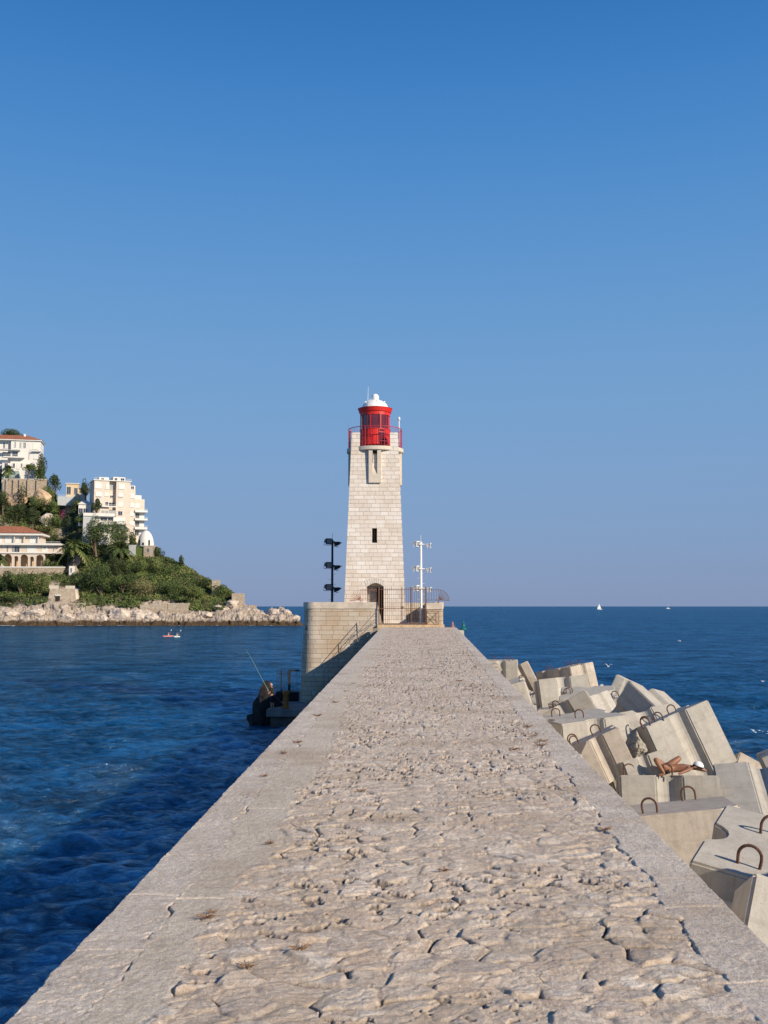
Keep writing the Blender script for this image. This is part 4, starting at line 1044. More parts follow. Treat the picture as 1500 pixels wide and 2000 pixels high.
def headland():
    px = np.arange(-140, 603, 1.25); Y = np.concatenate([np.arange(424, 450, .36), np.arange(450, 700, 1.7)])
    YY, PX = np.meshgrid(Y, px, indexing='ij'); Z = terrain_z(PX, YY); X = (PX - 750) / F * YY / CP
    low = sstep(-1, 2.5, Z) * (1 - sstep(448, 462, YY))
    r1 = 1 - 2 * np.abs(fbm(X / 11, YY / 5, 4, 101, .5)); r2 = 1 - 2 * np.abs(fbm(X / 4, YY / 2.2, 3, 102, .5))
    f1, f2, idd, _, _ = voro(X / 4.2 + fbm(X / 3, YY / 3, 3, 5), YY / 2.0 + fbm(X / 3, YY / 3, 3, 6), 77)
    Z = Z + low * (1.5 * (r1 - .72) + .5 * (r2 - .6) + 1.5 * (idd - .5) - .9 * (1 - sstep(0, .16, f2 - f1)) + .25 * fbm(X * 1.6, YY * 1.6, 3, 103))
    hi = sstep(455, 470, YY); Z = Z + hi * (1.6 * fbm(X / 9, YY / 9, 5, 104))
    YD = YY + low * 2.0 * fbm(X / 5, Z / 2.5, 4, 105)
    rt = zpx(ip(PX, ROCKT), 438.)
    veg = sstep(1.2, 4.5, Z - rt + 1.8 * fbm(X / 8, YY / 8, 4, 106)) * (1 - sstep(455, 480, PX)) 
    veg = veg * (1 - .9 * sstep(.18, .3, fbm(X / 14, YY / 10, 4, 108)))
    o = npmesh('headland', np.stack([X, YD, Z], -1).reshape(-1, 3), gridfaces(*Z.shape), M_head, smooth=False, attrs={'veg': ('POINT', veg.ravel())})
    tag(o, kind='structure')
headland()
def leafmat():
    n = NT('foliage'); t = n.attr('tone'); oi = n.n('ShaderNodeObjectInfo')
    c = n.ramp(t, [(0, (.030, .040, .018)), (.25, (.058, .082, .030)), (.5, (.10, .138, .042)), (.7, (.15, .185, .056)), (.85, (.19, .18, .072)), (1, (.20, .145, .095))])
    n.b.inputs['Subsurface Weight'].default_value = 0
    return n.done(c, .8, spec=.15)
M_leaf = leafmat()
M_bark = simple('bark', (.16, .115, .08), .95, .3, 6)
M_flower = simple('bougainvillea', (.24, .05, .09), .8, .4, 2)
def quads(P, N, S, rs):
    n = len(P); a = rs.normal(size=(n, 3)); u = np.cross(N, a); u /= np.linalg.norm(u, axis=1)[:, None] + 1e-9; w = np.cross(N, u)
    w /= np.linalg.norm(w, axis=1)[:, None] + 1e-9
    S = S[:, None]; k = rs.uniform(.45, .9, (n, 1))
    V = np.stack([P - u * S, P - w * S * k, P + u * S, P + w * S * k], 1).reshape(-1, 3)
    return V, np.arange(4 * n).reshape(n, 4)
def scrub():
    rs = np.random.RandomState(5); PX = []; YS = []
    N = 9000
    px = rs.uniform(-60, 478, N); t = rs.uniform(0, 1, N)
    rdg = ip(px, RIDGE); Yr = 446 + np.maximum(0, 1186 - rdg) * .42; Y = 439 + (Yr + 6 - 439) * t
    z = terrain_z(px, Y); X = (px - 750) / F * Y / CP
    py = 1184 - (z - EYE) / Y * F
    keep = (z > zpx(ip(px, ROCKT), 438.) + .3 + 1.6 * (rs.rand(N) - .5)) & (px < 470) & (vnoise(X / 9, Y / 9, 12) + .35 * rs.rand(N) > .30)
    keep &= ~((px < 92) & (py < 990) & (py > 940) & (rs.rand(N) < .75)); keep &= ~((px > 96) & (px < 166) & (py > 1138) & (py < 1180)); keep &= ~((px > 278) & (px < 375) & (py > 1172))
    keep &= ~((Y > 469) & (Y < 494) & (px < 165)); keep &= ~((px > 440) & (py > 1160))
    px, Y, z, X = px[keep], Y[keep], z[keep], X[keep]; n = len(px); m = 34
    r = rs.uniform(.8, 2.3, n) * (1 - .35 * (px > 380)); tone = np.clip(.18 + .62 * vnoise(X / 7, Y / 7, 44) + rs.normal(0, .15, n), 0, .82)
    tone = np.where(rs.rand(n) < .08, .97, tone)
    d = rs.normal(size=(n, m, 3)); d[..., 2] = np.abs(d[..., 2]) * .9; d /= np.linalg.norm(d, axis=2)[..., None]
    rad = rs.uniform(.65, 1.05, (n, m, 1)) * r[:, None, None]
    P = np.stack([X, Y, z - .2], 1)[:, None] + d * rad * np.array([1.1, 1.1, .85])
    nn = d + rs.normal(0, .45, d.shape); nn /= np.linalg.norm(nn, axis=2)[..., None]
    V, Fq = quads(P.reshape(-1, 3), nn.reshape(-1, 3), rs.uniform(.22, .42, n * m) * np.repeat(.6 + .25 * r, m), rs)
    tt = np.repeat(tone, m) + rs.normal(0, .05, n * m)
    o = npmesh('scrub', V, Fq, M_leaf, attrs={'tone': ('FACE', np.clip(tt, 0, 1))}); tag(o, 'low green scrub covering the slopes of the headland', 'scrub', kind='stuff')
scrub()
def crown(name, blobs, n, size, tone, parent, rs, mat=None):
    B = np.array(blobs, float); w = (B[:, 3] * B[:, 4]) ** 1.0; w /= w.sum(); idx = rs.choice(len(B), n, p=w)
    d = rs.normal(size=(n, 3)); d /= np.linalg.norm(d, axis=1)[:, None]; rad = rs.uniform(.62, 1.06, (n, 1)) ** .6
    P = B[idx, :3] + d * rad * B[idx, 3:6]; nn = d + rs.normal(0, .5, d.shape); nn /= np.linalg.norm(nn, axis=1)[:, None]
    V, Fq = quads(P, nn, rs.uniform(.6, 1.2, n) * size, rs)
    bt = rs.normal(0, .10, len(B)); t = np.clip(tone + bt[idx] + rs.normal(0, .06, n), 0, 1)
    return npmesh(name, V, Fq, mat or M_leaf, parent, attrs={'tone': ('FACE', t)})
TREEGRP = 'trees and large bushes on the headland'
def plant(kind, px, pyb, wpx, hpx, label, tone=.3, Y=None, seed=None):
    """wpx,hpx: size in photo pixels"""
    if Y is None: Y, z = terr_at(px, pyb)
    else: z = zpx(pyb, Y)
    rs = np.random.RandomState(seed if seed is not None else int(px * 7 + pyb)); s = F / Y
    W, H = wpx / s, hpx / s; X = (px - 750) / F * Y / CP
    nm = {'pine': 'pine_tree', 'umbrella': 'umbrella_pine', 'palm': 'palm_tree', 'cypress': 'cypress_tree', 'bush': 'bush', 'tree': 'leafy_tree'}[kind]
    cat = {'bush': 'bush'}.get(kind, 'palm' if kind == 'palm' else 'tree')
    root = empty(nm, (X, Y, z - .3)); tag(root, label, cat, TREEGRP)
    if kind == 'bush':
        bl = [(rs.uniform(-.32, .32) * W, rs.uniform(-.3, .3) * W, rs.uniform(.15, .62) * H, W * rs.uniform(.16, .28), W * rs.uniform(.16, .28), H * rs.uniform(.2, .36)) for _ in range(9)]
        crown('crown', bl, int(400 + W * H * 15), .29, tone, root, rs)
        m = MB(); m.tube([(0, 0, -1), (0.1, 0, H * .3), (-.2, 0, H * .6)], [.14, .1, .05], 5); m.build('stem', M_bark, root)
    elif kind == 'cypress':
        bl = [(rs.normal(0, .04) * W, rs.normal(0, .04) * W, H * (.08 + .9 * i / 11), W * .5 * math.sin(math.pi * (.12 + .86 * i / 11)) ** .7 + .1, W * .5 * math.sin(math.pi * (.12 + .86 * i / 11)) ** .7 + .1, H * .09) for i in range(12)]
        crown('crown', bl, 700, .32, tone, root, rs); m = MB(); m.tube([(0, 0, -1), (0, 0, H * .7)], [.2, .05], 6); m.build('trunk', M_bark, root)
    elif kind == 'palm':
        th = H * .50; m = MB(); m.tube([(0, 0, -1.5), (.15, 0, th * .5), (0, 0, th)], [.42, .32, .40], 9); m.build('trunk', M_bark, root)
        Vs = []; Fs = []; T = []
        for i in range(54):
            a = rs.uniform(0, 6.283); up = rs.uniform(-.35, 1.35); L = W * .58 * rs.uniform(.8, 1.1); k = 9; prev = None
            pts = []
            for j in range(k + 1):
                q = j / k; x = L * q * math.cos(min(up, 1.2)) * 1.0 if up > .9 else L * q * .92
                zz = th + L * (math.sin(up) * q - .75 * q * q * (.6 + .4 * math.cos(up)))
                pts.append(np.array([x * math.cos(a), x * math.sin(a), zz]))
            for j in range(k):
                c = (pts[j] + pts[j + 1]) / 2; dr = pts[j + 1] - pts[j]; sd_ = np.array([-math.sin(a), math.cos(a), 0])
                for s_ in (-1, 1):
                    ll = L * .20 * math.sin(math.pi * (.15 + .8 * (j + .5) / k)); tip = c + sd_ * s_ * ll + dr * .9 + np.array([0, 0, -.35 * ll])
                    b = len(Vs); Vs += [pts[j], pts[j + 1], tip + dr * .1, tip - dr * .25]; Fs.append((b, b + 1, b + 2, b + 3)); T.append(np.clip(tone + rs.normal(0, .1) + (.25 if up < -.1 else 0), 0, 1))
        npmesh('crown', np.array(Vs), np.array(Fs), M_leaf, root, attrs={'tone': ('FACE', T)})
    else:
        fl = {'umbrella': .42, 'pine': .78, 'tree': .9}[kind]; cb = H * (1 - fl); lean = rs.uniform(-.12, .12) * W
        nb = 11; bl = []
        for i in range(nb):
            a = rs.uniform(0, 6.28); rr = rs.uniform(.0, .34) * W; zz = cb + H * fl * rs.uniform(.25, .78)
            bl.append((lean + rr * math.cos(a), rr * math.sin(a), zz, W * rs.uniform(.14, .25), W * rs.uniform(.14, .25), H * fl * rs.uniform(.18, .34)))
        crown('crown', bl, int(600 + W * H * fl * 17), .30, tone, root, rs)
        m = MB(); r0 = .05 * H * .5 + .1; m.tube([(0, 0, -1.5), (lean * .4, 0, cb * .6), (lean, 0, cb + H * fl * .3)], [r0, r0 * .8, r0 * .5], 7); m.build('trunk', M_bark, root)
        m = MB()
        for b in bl[:6]: m.tube([(lean * .8, 0, cb * .8), ((lean + b[0]) / 2, b[1] / 2, (cb * .8 + b[2]) / 2 + .2), b[:3]], [r0 * .5, r0 * .35, .04], 5)
        m.build('limbs', M_bark, root)
    return root
P_ = plant
P_('umbrella', 18, 884, 66, 50, 'wide dark umbrella pine behind the hilltop villa', .22, Y=566)
P_('palm', 14, 936, 30, 42, 'small palm tree in front of the hilltop villa', .3, Y=531)
P_('umbrella', 52, 940, 30, 36, 'leaning small pine before the lower wall of the hilltop villa', .45, Y=529)
P_('tree', 81, 940, 24, 58, 'ivy dark tree against the right corner of the hilltop villa', .12, Y=534)
P_('tree', 70, 946, 30, 40, 'bushy green tree below the right corner of the hilltop villa', .30, Y=530)
P_('pine', 108, 970, 26, 48, 'dark pine at the cliff edge right of the stone terrace wall', .20, Y=533)
P_('bush', 94, 975, 26, 32, 'brown green bush hanging over the cliff edge', .62, Y=527)
P_('cypress', 42, 985, 20, 44, 'dark cypress below the terrace wall of the hilltop villa', .10, Y=521)
P_('tree', 6, 1000, 34, 44, 'dark tree at the left picture edge below the terrace wall', .16, Y=519)
P_('bush', 70, 990, 36, 28, 'green bush in front of the orange cliff', .34, Y=519)
P_('pine', 30, 1030, 56, 46, 'big dark pine mass above the red roof of the arcaded villa', .12, Y=503)
P_('pine', 66, 1034, 46, 44, 'dark pine above the right end of the red roof', .14, Y=502)
P_('bush', 98, 1000, 36, 34, 'bright green bush left of the pink bougainvillea', .48, Y=512)
P_('bush', 104, 1030, 34, 36, 'olive bush right of the pale rock patch', .50, Y=504)
P_('cypress', 131, 1060, 18, 68, 'tall dark cypress in the middle of the headland', .06, Y=497)
P_('tree', 148, 1010, 30, 40, 'leafy tree below the small yellow house', .36, Y=508)
P_('pine', 166, 985, 26, 52, 'tall thin pine left of the apartment block', .22, Y=524)
P_('tree', 187, 1005, 26, 34, 'small dark tree in front of the apartment block windows', .18, Y=497)
P_('pine', 192, 1092, 62, 92, 'big twisted pine in front of the white terraced house', .36, Y=478)
P_('pine', 222, 1085, 56, 74, 'broad pine right of the twisted pine', .33, Y=480)
P_('umbrella', 165, 1060, 44, 60, 'olive green pine crown left of the twisted pine', .42, Y=490)
P_('palm', 146, 1106, 62, 78, 'large palm with orange heart right of the arcaded villa', .5, Y=469)
P_('palm', 237, 1098, 58, 56, 'dark palm left of the white domed pavilion', .34, Y=474)
P_('palm', 3, 1112, 34, 44, 'palm at the left picture edge beside the arcades', .40, Y=468)
P_('bush', 112, 1108, 22, 16, 'clipped bright green hedge right of the arcades', .60, Y=470)
P_('bush', 94, 1108, 20, 28, 'yellow green creeper at the end of the arcades', .68, Y=471)
P_('cypress', 260, 1068, 14, 34, 'narrow green tree between apartment block and dome', .34, Y=486)
P_('bush', 313, 1086, 22, 24, 'dark round bush right of the domed pavilion', .16, Y=485)
P_('tree', 354, 1110, 14, 26, 'single young tree on the ridge right of the dome', .26)
P_('bush', 298, 1118, 60, 36, 'yellow green bush mass below the domed pavilion', .66)
P_('bush', 328, 1122, 44, 28, 'rounded mid green bush on the ridge slope', .46)
P_('tree', 205, 1165, 62, 64, 'large bright green tree above the shore rocks', .44)
P_('bush', 176, 1150, 40, 34, 'dark green bush right of the stone blockhouse', .30)
P_('pine', 245, 1165, 56, 52, 'dark olive pine above the rocky shore', .24)
P_('bush', 280, 1165, 54, 42, 'brown tinted bush above the shore wall', .88)
P_('bush', 340, 1166, 60, 42, 'dense green bush over the right shore wall', .34)
P_('bush', 378, 1168, 54, 34, 'yellowish bush near the pale rocks', .64)
P_('bush', 398, 1150, 50, 28, 'dark bush high on the right slope', .22)
P_('bush', 425, 1162, 40, 26, 'green bush beside the small stone ruin', .40)
P_('bush', 445, 1160, 22, 18, 'last bright bush at the tip of the slope', .52)
P_('tree', 50, 1162, 56, 54, 'tall green shrubbery below the arcade wall', .36)
P_('tree', 16, 1160, 44, 46, 'dark shrubbery at the left edge below the arcade wall', .22)
P_('bush', 88, 1158, 34, 46, 'yellow green shrub left of the stone blockhouse', .62)
P_('bush', 24, 1176, 40, 16, 'low dark hedge above the shore rocks at the left edge', .10)
P_('tree', 230, 1130, 46, 46, 'dark rounded tree below the dark palm', .14)
P_('bush', 262, 1125, 50, 34, 'grey green thicket below the grey wall', .28)
# pink bougainvillea
Y0, z0 = 506, zpx(1012, 506); rs = np.random.RandomState(3); r_ = empty('bougainvillea', ((122 - 750) / F * Y0 / CP, Y0, z0)); tag(r_, 'bougainvillea with dull pink flowers beside the tall cypress', 'bush', TREEGRP)
crown('crown', [(0, 0, 2.2, 1.8, 1.5, 2.2), (-.8, 0, .6, 1.4, 1.2, 1.6)], 160, .3, .9, r_, rs, M_flower); m = MB(); m.tube([(0, 0, -1), (0, 0, 2)], [.12, .05], 5); m.build('stem', M_bark, r_)

# ---------------------------------------------------------------- buildings of the headland
M_cream = simple('cream_render', (.62, .53, .44), .9, .10, .35); M_wht = simple('white_render', (.69, .655, .60), .9, .08, .35)
M_blind = simple('pale_blind', (.66, .66, .62), .7, .05, 3); M_blindc = simple('cream_blind', (.74, .70, .62), .7, .05, 3)
M_pane = glassmat('dark_pane', (.05, .06, .085)); M_shut = simple('grey_shutter', (.33, .34, .33), .8, .1, 8)
def tiles():
    n = NT('clay_tiles'); v = n.co(); wv = n.n('ShaderNodeTexWave'); n.l(v, wv.inputs['Vector']); wv.inputs['Scale'].default_value = 1.6; wv.inputs['Distortion'].default_value = .6
    c = n.ramp(n.noise(v, 1.3, 6, .7), [(.3, (.30, .105, .055)), (.55, (.42, .165, .09)), (.75, (.50, .25, .15))])
    c = n.mix(n.ramp(wv.outputs['Fac'], [(0, .35), (.5, 0.0)]), c, (.20, .07, .04)); return n.done(c, .9, n.bump(wv.outputs['Fac'], .06))
M_tile = tiles()
M_rubble = masonry('rubble_wall', (.50, .42, .33), .62, .38, mortar=(.34, .28, .21), stain=.8, tones=[(.34, .27, .20), (.50, .42, .33), (.60, .53, .44)], msize=.03, bumpd=.12)
M_greyw = simple('grey_render', (.45, .47, .46), .9, .08, 1); M_yel = simple('ochre_render', (.62, .48, .30), .9, .1, .8)
class Bld:
    def __init__(s, name, label, cat, pxr, pyb, Y, yaw=0, group=None):
        s.px, s.py, s.Y = pxr, pyb, Y; s.s = F / Y; z = zpx(pyb, Y); s.view = math.atan((pxr - 750) / F); s.c = math.cos(R(yaw) + s.view) / math.cos(s.view)
        s.root = empty(name, ((pxr - 750) / F * Y / CP, Y, z), R(yaw)); tag(s.root, label, cat, group)
    def x(s, px): return (px - s.px) / s.s / s.c
    def z(s, py): return (s.py - py) / s.s
    def box(s, name, px0, px1, py0, py1, y0, y1, mat, parent=None, down=0, bev=0):
        m = MB(); m.box(s.x(px0), s.x(px1), y0, y1, s.z(py1) - down, s.z(py0)); return m.build(name, mat, parent or s.root, bevel=bev)
    def win(s, px0, px1, py0, py1, kind='dark', y=0.0, frame=M_wht):
        mat = {'dark': M_pane, 'blind': M_blind, 'shut': M_shut, 'cream': M_blindc}[kind]
        w = s.box('window', px0, px1, py0, py1, y - .10, y - .01, mat)
        x0, x1, z0, z1 = s.x(px0), s.x(px1), s.z(py1), s.z(py0); f = MB(); t = .10
        f.box(x0 - t, x0, y - .14, y - .012, z0 - t, z1 + t); f.box(x1, x1 + t, y - .14, y - .012, z0 - t, z1 + t); f.box(x0 + .001, x1 - .001, y - .14, y - .012, z1 + .001, z1 + t)
        f.box(x0 - .25, x1 + .25, y - .28, y - .012, z0 - t - .14, z0 - t - .001)
        if kind == 'dark': xm = (x0 + x1) / 2; f.box(xm - .04, xm + .04, y - .13, y - .101, z0, z1)
        f.build('frame', frame, w); return w
    def rail(s, px0, px1, py0, py1, y, mat=None, glass=False):
        m = MB(); x0, x1, z0, z1 = s.x(px0), s.x(px1), s.z(py1), s.z(py0)
        m.box(x0, x1, y - .03, y + .03, z1 - .07, z1)
        n = max(2, int((x1 - x0) / .35))
        for i in range(n + 1): xx = x0 + (x1 - x0) * i / n; m.box(xx - .025, xx + .025, y - .02, y + .02, z0, z1 - .071)
        return m.build('railing', mat or M_wht, s.root)
def hip_roof(s, px0, px1, rp0, rp1, pye, pyr, y0, y1, mat=M_tile, name='roof'):
    x0, x1, a, b = s.x(px0), s.x(px1), s.x(rp0), s.x(rp1); ze, zr = s.z(pye), s.z(pyr); ym = (y0 + y1) / 2
    m = MB(); m.add([(x0, y0, ze), (x1, y0, ze), (x1, y1, ze), (x0, y1, ze), (a, ym, zr), (b, ym, zr)], [(0, 1, 5, 4), (1, 2, 5), (2, 3, 4, 5), (3, 0, 4), (0, 3, 2, 1)])
    return m.build(name, mat, s.root)
# hilltop villa
b = Bld('villa', 'white hilltop villa with shallow red roof at the top left', 'villa', 46, 936, 541, 12)
b.box('wall', 17, 75.5, 858, 905, 0, 14, M_wht, down=3); b.box('left_wing', -42, 16.8, 857, 905, 2.2, 14, M_wht, down=3); b.box('lower_storey', 2, 66, 905.3, 936, -1.6, 10, M_wht, down=10)
hip_roof(b, -46, 79, -20, 46, 857.6, 845, -1.0, 15); b.box('eave', -44, 78, 857.7, 859.6, -.85, 14.9, M_wht)
ch_ = b.box('chimney', 39, 43, 843, 851, 5, 6.2, M_wht)
for q in ((24, 27.2, 862.5, 872.5, 'shut'), (34.5, 37.6, 863, 873, 'shut'), (41.2, 43.2, 863, 873, 'shut'), (43.8, 46.2, 863, 873, 'dark'), (61, 69, 864.5, 875.5, 'cream'), (62.5, 69, 885, 895, 'blind'), (20.5, 31, 882.5, 891, 'dark'), (53, 54, 881, 895, 'dark')): b.win(*q)
for q in ((1, 4, 863.5, 874, 'dark'), (6.5, 8, 863.5, 874, 'blind'), (0, 14, 882, 892, 'dark')): b.win(*q, y=2.2)
for q in ((7, 13, 898 + 8, 917, 'dark'), (23, 27, 906, 914, 'dark'), (31, 36, 906, 916, 'cream'), (39, 41.5, 906, 913, 'dark')): b.win(*q, y=-1.6)
b.box('awning', -4, 36, 879, 880.6, -2.4, -.02, M_shut); b.box('balcony', 4, 45, 892.6, 895, -2.8, -.02, M_wht); b.rail(4, 45, 888, 892.6, -2.7, M_blind)
b.box('balcony', 59.5, 77.5, 879.6, 881, -1.9, -.02, M_wht); b.rail(59.5, 77.5, 873, 879.6, -1.8)
m = MB(); x0, x1 = b.x(17), b.x(40); m.add([(x0, -7, b.z(937)), (x1, -7, b.z(937)), (x1, -1.7, b.z(937)), (x0, -1.7, b.z(937)), (b.x(21), -5, b.z(922)), (b.x(36), -5, b.z(922)), (b.x(36), -1.7, b.z(922)), (b.x(21), -1.7, b.z(922))], [(0, 1, 5, 4), (1, 2, 6, 5), (3, 0, 4, 7), (4, 5, 6, 7), (2, 3, 7, 6), (0, 3, 2, 1)]); m.build('greenhouse', simple('green_grey_glass', (.25, .32, .30), .3, .1, 2), b.root)
w = Bld('terrace_wall', 'tall stone terrace wall carrying the hilltop villa garden', 'wall', 46, 936, 529, 6)
w.box('masonry', 3, 88, 936, 957, 0, 6, M_rubble, down=4); w.box('coping', 2.5, 88.5, 935, 936, -.15, 6.1, M_wht)
for i, q in enumerate((10, 24, 36, 52, 70)): w.box('buttress', q, q + 2.2, 937, 957, -.8, -.01, M_rubble, down=3)
# ochre cliff
p_ = at(78, 975, 523); boulder('cliff_rock', (p_.x, 524, p_.z), (7, 3.5, 5.5), simple('ochre_rock', (.50, .35, .23), .95, .4, .35, bump=.5), 31, 'orange ochre cliff below the terrace wall', 'rock')
p_ = at(30, 976, 523); boulder('cliff_rock', (p_.x, 525, p_.z), (8, 3.5, 4.5), bpy.data.materials['ochre_rock'], 35, 'ochre rock face at the left below the terrace wall', 'rock')
p_ = at(90, 1016, 505); boulder('cliff_rock', (p_.x, 506, p_.z), (4.8, 3, 4.2), simple('pink_grey_rock', (.52, .44, .37), .95, .35, .6, bump=.4), 36, 'pale rock patch above the right end of the red roof', 'rock')
# small ochre house and its neighbour
b = Bld('house', 'small yellow house left of the apartment block', 'house', 147, 972, 522, 14)
b.box('wall', 128, 153, 945, 972, 0, 8, M_yel, down=8); b.box('side_wing', 153.2, 168, 953, 970, .8, 8, M_cream, down=8); b.box('roof_slab', 126.5, 154, 943.6, 945, -.5, 8.5, M_wht); b.box('roof_slab', 152.2, 170, 951.6, 953, -.3, 8.5, M_shut)
for q in ((129.5, 137, 951, 965, 'dark'), (144, 150.5, 953, 966, 'dark')): b.win(*q)
b.win(158.5, 164, 956.5, 963, 'dark', y=.8)
b.box('terrace', 113, 146, 972.2, 978, -5, 2, M_greyw, down=3); b.rail(113, 146, 969, 972.2, -4.9, M_blind)
b = Bld('house', 'white garden house with dark blue windows left of the terraced house', 'house', 165, 1004, 506, 14)
b.box('wall', 153, 178, 985, 1004, 0, 8, M_wht, down=6); b.win(154, 161.5, 993, 1002.5); b.win(163, 170.5, 993, 1002.5); hip_roof(b, 151, 180, 160, 170, 985, 976, -.5, 8.5, M_wht)
# apartment block
b = Bld('apartment_building', 'tall cream apartment block with white blinds and roof terrace', 'apartment building', 214, 1052, 505, 24)
b.box('wall', 183, 212.5, 938.5, 1052, 0, 15, M_cream, down=10); b.box('recess_wall', 212.7, 226, 939, 1052, 2.6, 15, M_cream, down=10); b.box('right_wing', 226.2, 254, 938.5, 1052, 0, 15.1, M_cream, down=10)
b.box('step_wing', 254.2, 265, 953, 1052, .6, 15, M_cream, down=10); b.box('end_wing', 265.2, 285, 971, 1060, 2.4, 14, M_cream, down=12)
b.box('cornice', 181, 256, 936.8, 938.4, -.5, 15.4, M_wht); b.rail(182, 210, 933.5, 936.8, -.4); b.box('penthouse', 194, 213, 930, 936.7, 3, 11, M_wht); b.box('penthouse', 221, 245, 929, 936.7, 2, 11, M_wht); b.rail(245.5, 255.5, 933, 936.8, -.4)
b.win(224, 229, 931, 936, y=2); b.win(236, 243, 931, 936, y=2); b.win(198, 203, 931.5, 936, y=3)
for q in ((185, 197, 943, 954, 'cream'), (206, 211.5, 944, 954, 'cream'), (231, 242, 943, 953, 'cream'), (187, 197.5, 961.3, 969, 'cream'), (187.2, 197, 969.2, 970.4, 'dark'), (204, 211, 962, 968, 'cream'), (231, 240, 961, 968, 'cream'), (231.4, 239.6, 968.3, 969.5, 'dark'), (187, 197, 979.5, 988, 'cream'), (205.5, 211, 980, 987, 'dark'), (231, 239.5, 979.5, 988, 'cream'), (231, 239, 997.5, 1005, 'dark')): b.win(*q)
for q in ((215, 224, 944, 954, 'shut'), (216, 222, 966, 970, 'dark'), (214, 224.5, 980, 988, 'dark')): b.win(*q, y=2.6)
for q in ((252, 0, 0, 0),): pass
for q in ((255.5, 262.5, 961.5, 970, 'cream'), (255.5, 262.5, 979.5, 988, 'cream'), (255, 261.5, 998, 1006, 'cream'), (255, 263, 1016, 1024, 'cream')): b.win(*q, y=.6)
b.box('terrace_slab', 196, 226, 988.6, 990.4, -1.6, -.02, M_wht); b.rail(196, 226, 985.6, 988.6, -1.5, M_blind)
for i in range(4): b.win(198 + i * 7.6, 204.2 + i * 7.6, 997, 1005.5, 'shut')
b.box('roof_glasshouse', 254.5, 264.5, 945, 952.8, 1, 7, M_wht); b.win(256, 262, 946.5, 951.5, y=1.0)
b.box('conservatory', 266, 279, 963, 970.8, 3, 9, M_blind)
for k, (t, bt) in enumerate(((994, 998), (1010.5, 1014), (1027.5, 1032))): b.box('balcony', 264.5, 289.5, t, bt, -.4, 8, M_wht); b.rail(264.5, 289.5, t - 3, t, -.3, M_blind)
for (a, c) in ((998.5, 1010), (1014.5, 1027), (1032.5, 1044)): b.win(267, 274.5, a + .8, c - .8, 'dark', y=2.4); b.win(277, 283.5, a + .8, c - .8, 'blind', y=2.4)
b.win(267, 275, 980, 988, 'cream', y=2.4)
m = MB(); xx = b.x(228); m.tube([(xx, 4, b.z(929)), (xx, 4, b.z(912))], .05, 5); m.tube([(xx - .6, 4, b.z(918)), (xx + .6, 4, b.z(918))], .03, 4); m.tube([(xx - 2, 4, b.z(929)), (xx - 2, 4, b.z(922))], .04, 5); m.build('roof_antenna', M_shut, b.root)
# terraced white house under it
b = Bld('terraced_house', 'white modern house with curved balconies below the apartment block', 'house', 225, 1062, 491, 18)
b.box('upper_deck', 163, 224, 1003, 1009, -1, 7, M_wht); b.box('wall', 186, 246, 1009.2, 1062, 1.2, 7.9, M_wht, down=8); b.box('right_wall', 246.2, 256, 1021, 1066, -.5, 7.9, M_cream, down=8)
b.box('grey_wall', 163, 185.8, 1009.2, 1030, -.5, 7, M_greyw, down=8)
for q in ((197, 210, 1010.5, 1016), (211.5, 222, 1010.5, 1016), (229, 238, 1029, 1036), (198, 212, 1030, 1040)): b.win(*q, y=1.2)
b.win(246.8, 250.5, 1030, 1037, 'dark', y=-.5); b.win(247, 251, 1047, 1056, 'dark', y=-.5)
def slab_round(b, px0, px1, py0, py1, y0):
    x0, x1 = b.x(px0), b.x(px1); c = (x0 + x1) / 2; w = (x1 - x0) / 2; poly = [(c + w * math.cos(t), y0 + 1.3 - 2.6 * abs(math.sin(t)) ** .8) for t in np.linspace(math.pi, 0, 15)] + [(x1, 1.0), (x0, 1.0)]
    MB().prism(poly, b.z(py1), b.z(py0)).build('curved_balcony', M_wht, b.root)
slab_round(b, 224, 245.8, 1018, 1024, -1); slab_round(b, 226, 245.8, 1039.5, 1047, -1); slab_round(b, 196, 222, 1020, 1025, -1)
# domed pavilion
b = Bld('domed_pavilion', 'white domed pavilion on a small stone base at the slope edge', 'pavilion', 286, 1066, 487, 0)
m = MB(); hwid = 15.6 / b.s; H = 30 / b.s
m.lathe([(hwid, 0), (hwid * .995, H * .15), (hwid * .95, H * .33), (hwid * .84, H * .55), (hwid * .66, H * .76), (hwid * .42, H * .91), (hwid * .18, H * .985), (0.0, H)], n=40); m.build('dome', M_wht, b.root, smooth=True)
m = MB(); m.lathe([(hwid * 1.03, -.5), (hwid * 1.03, .0)], n=40); m.lathe([(hwid * 1.03, 0), (0, .001)], n=40); m.build('plinth', M_greyw, b.root)
for dxp, hh in ((-9.5, 2.7), (9.5, 2.7), (-1.5, 1.4), (0, 0)):
    if not hh: continue
    x = dxp / b.s; y = -math.sqrt(hwid ** 2 - x * x) ; t = math.atan2(x, -y); m = MB(); pts = [(-.42, 0), (.42, 0), (.42, hh * .75), (.2, hh), (-.2, hh), (-.42, hh * .75)]
    Mx = Matrix.Translation((x, y, 0)) @ Matrix.Rotation(t, 4, 'Z'); m.v = [tuple(Mx @ Vector((a, yy, c))) for yy in (-.06, .35) for a, c in pts]; k = 6
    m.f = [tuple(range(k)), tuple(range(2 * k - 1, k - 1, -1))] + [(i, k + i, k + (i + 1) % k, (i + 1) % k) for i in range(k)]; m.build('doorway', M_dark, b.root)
m = MB(); m.tube([(0, 0, H - .05), (0, 0, H + .7)], [.12, .04], 6); m.build('finial', M_wht, b.root)
b.box('stone_base', 285.5, 306, 1066.3, 1083, -3.6, 3, M_rubble, down=5); b.win(292.5, 297, 1072, 1079, 'dark', y=-3.6)
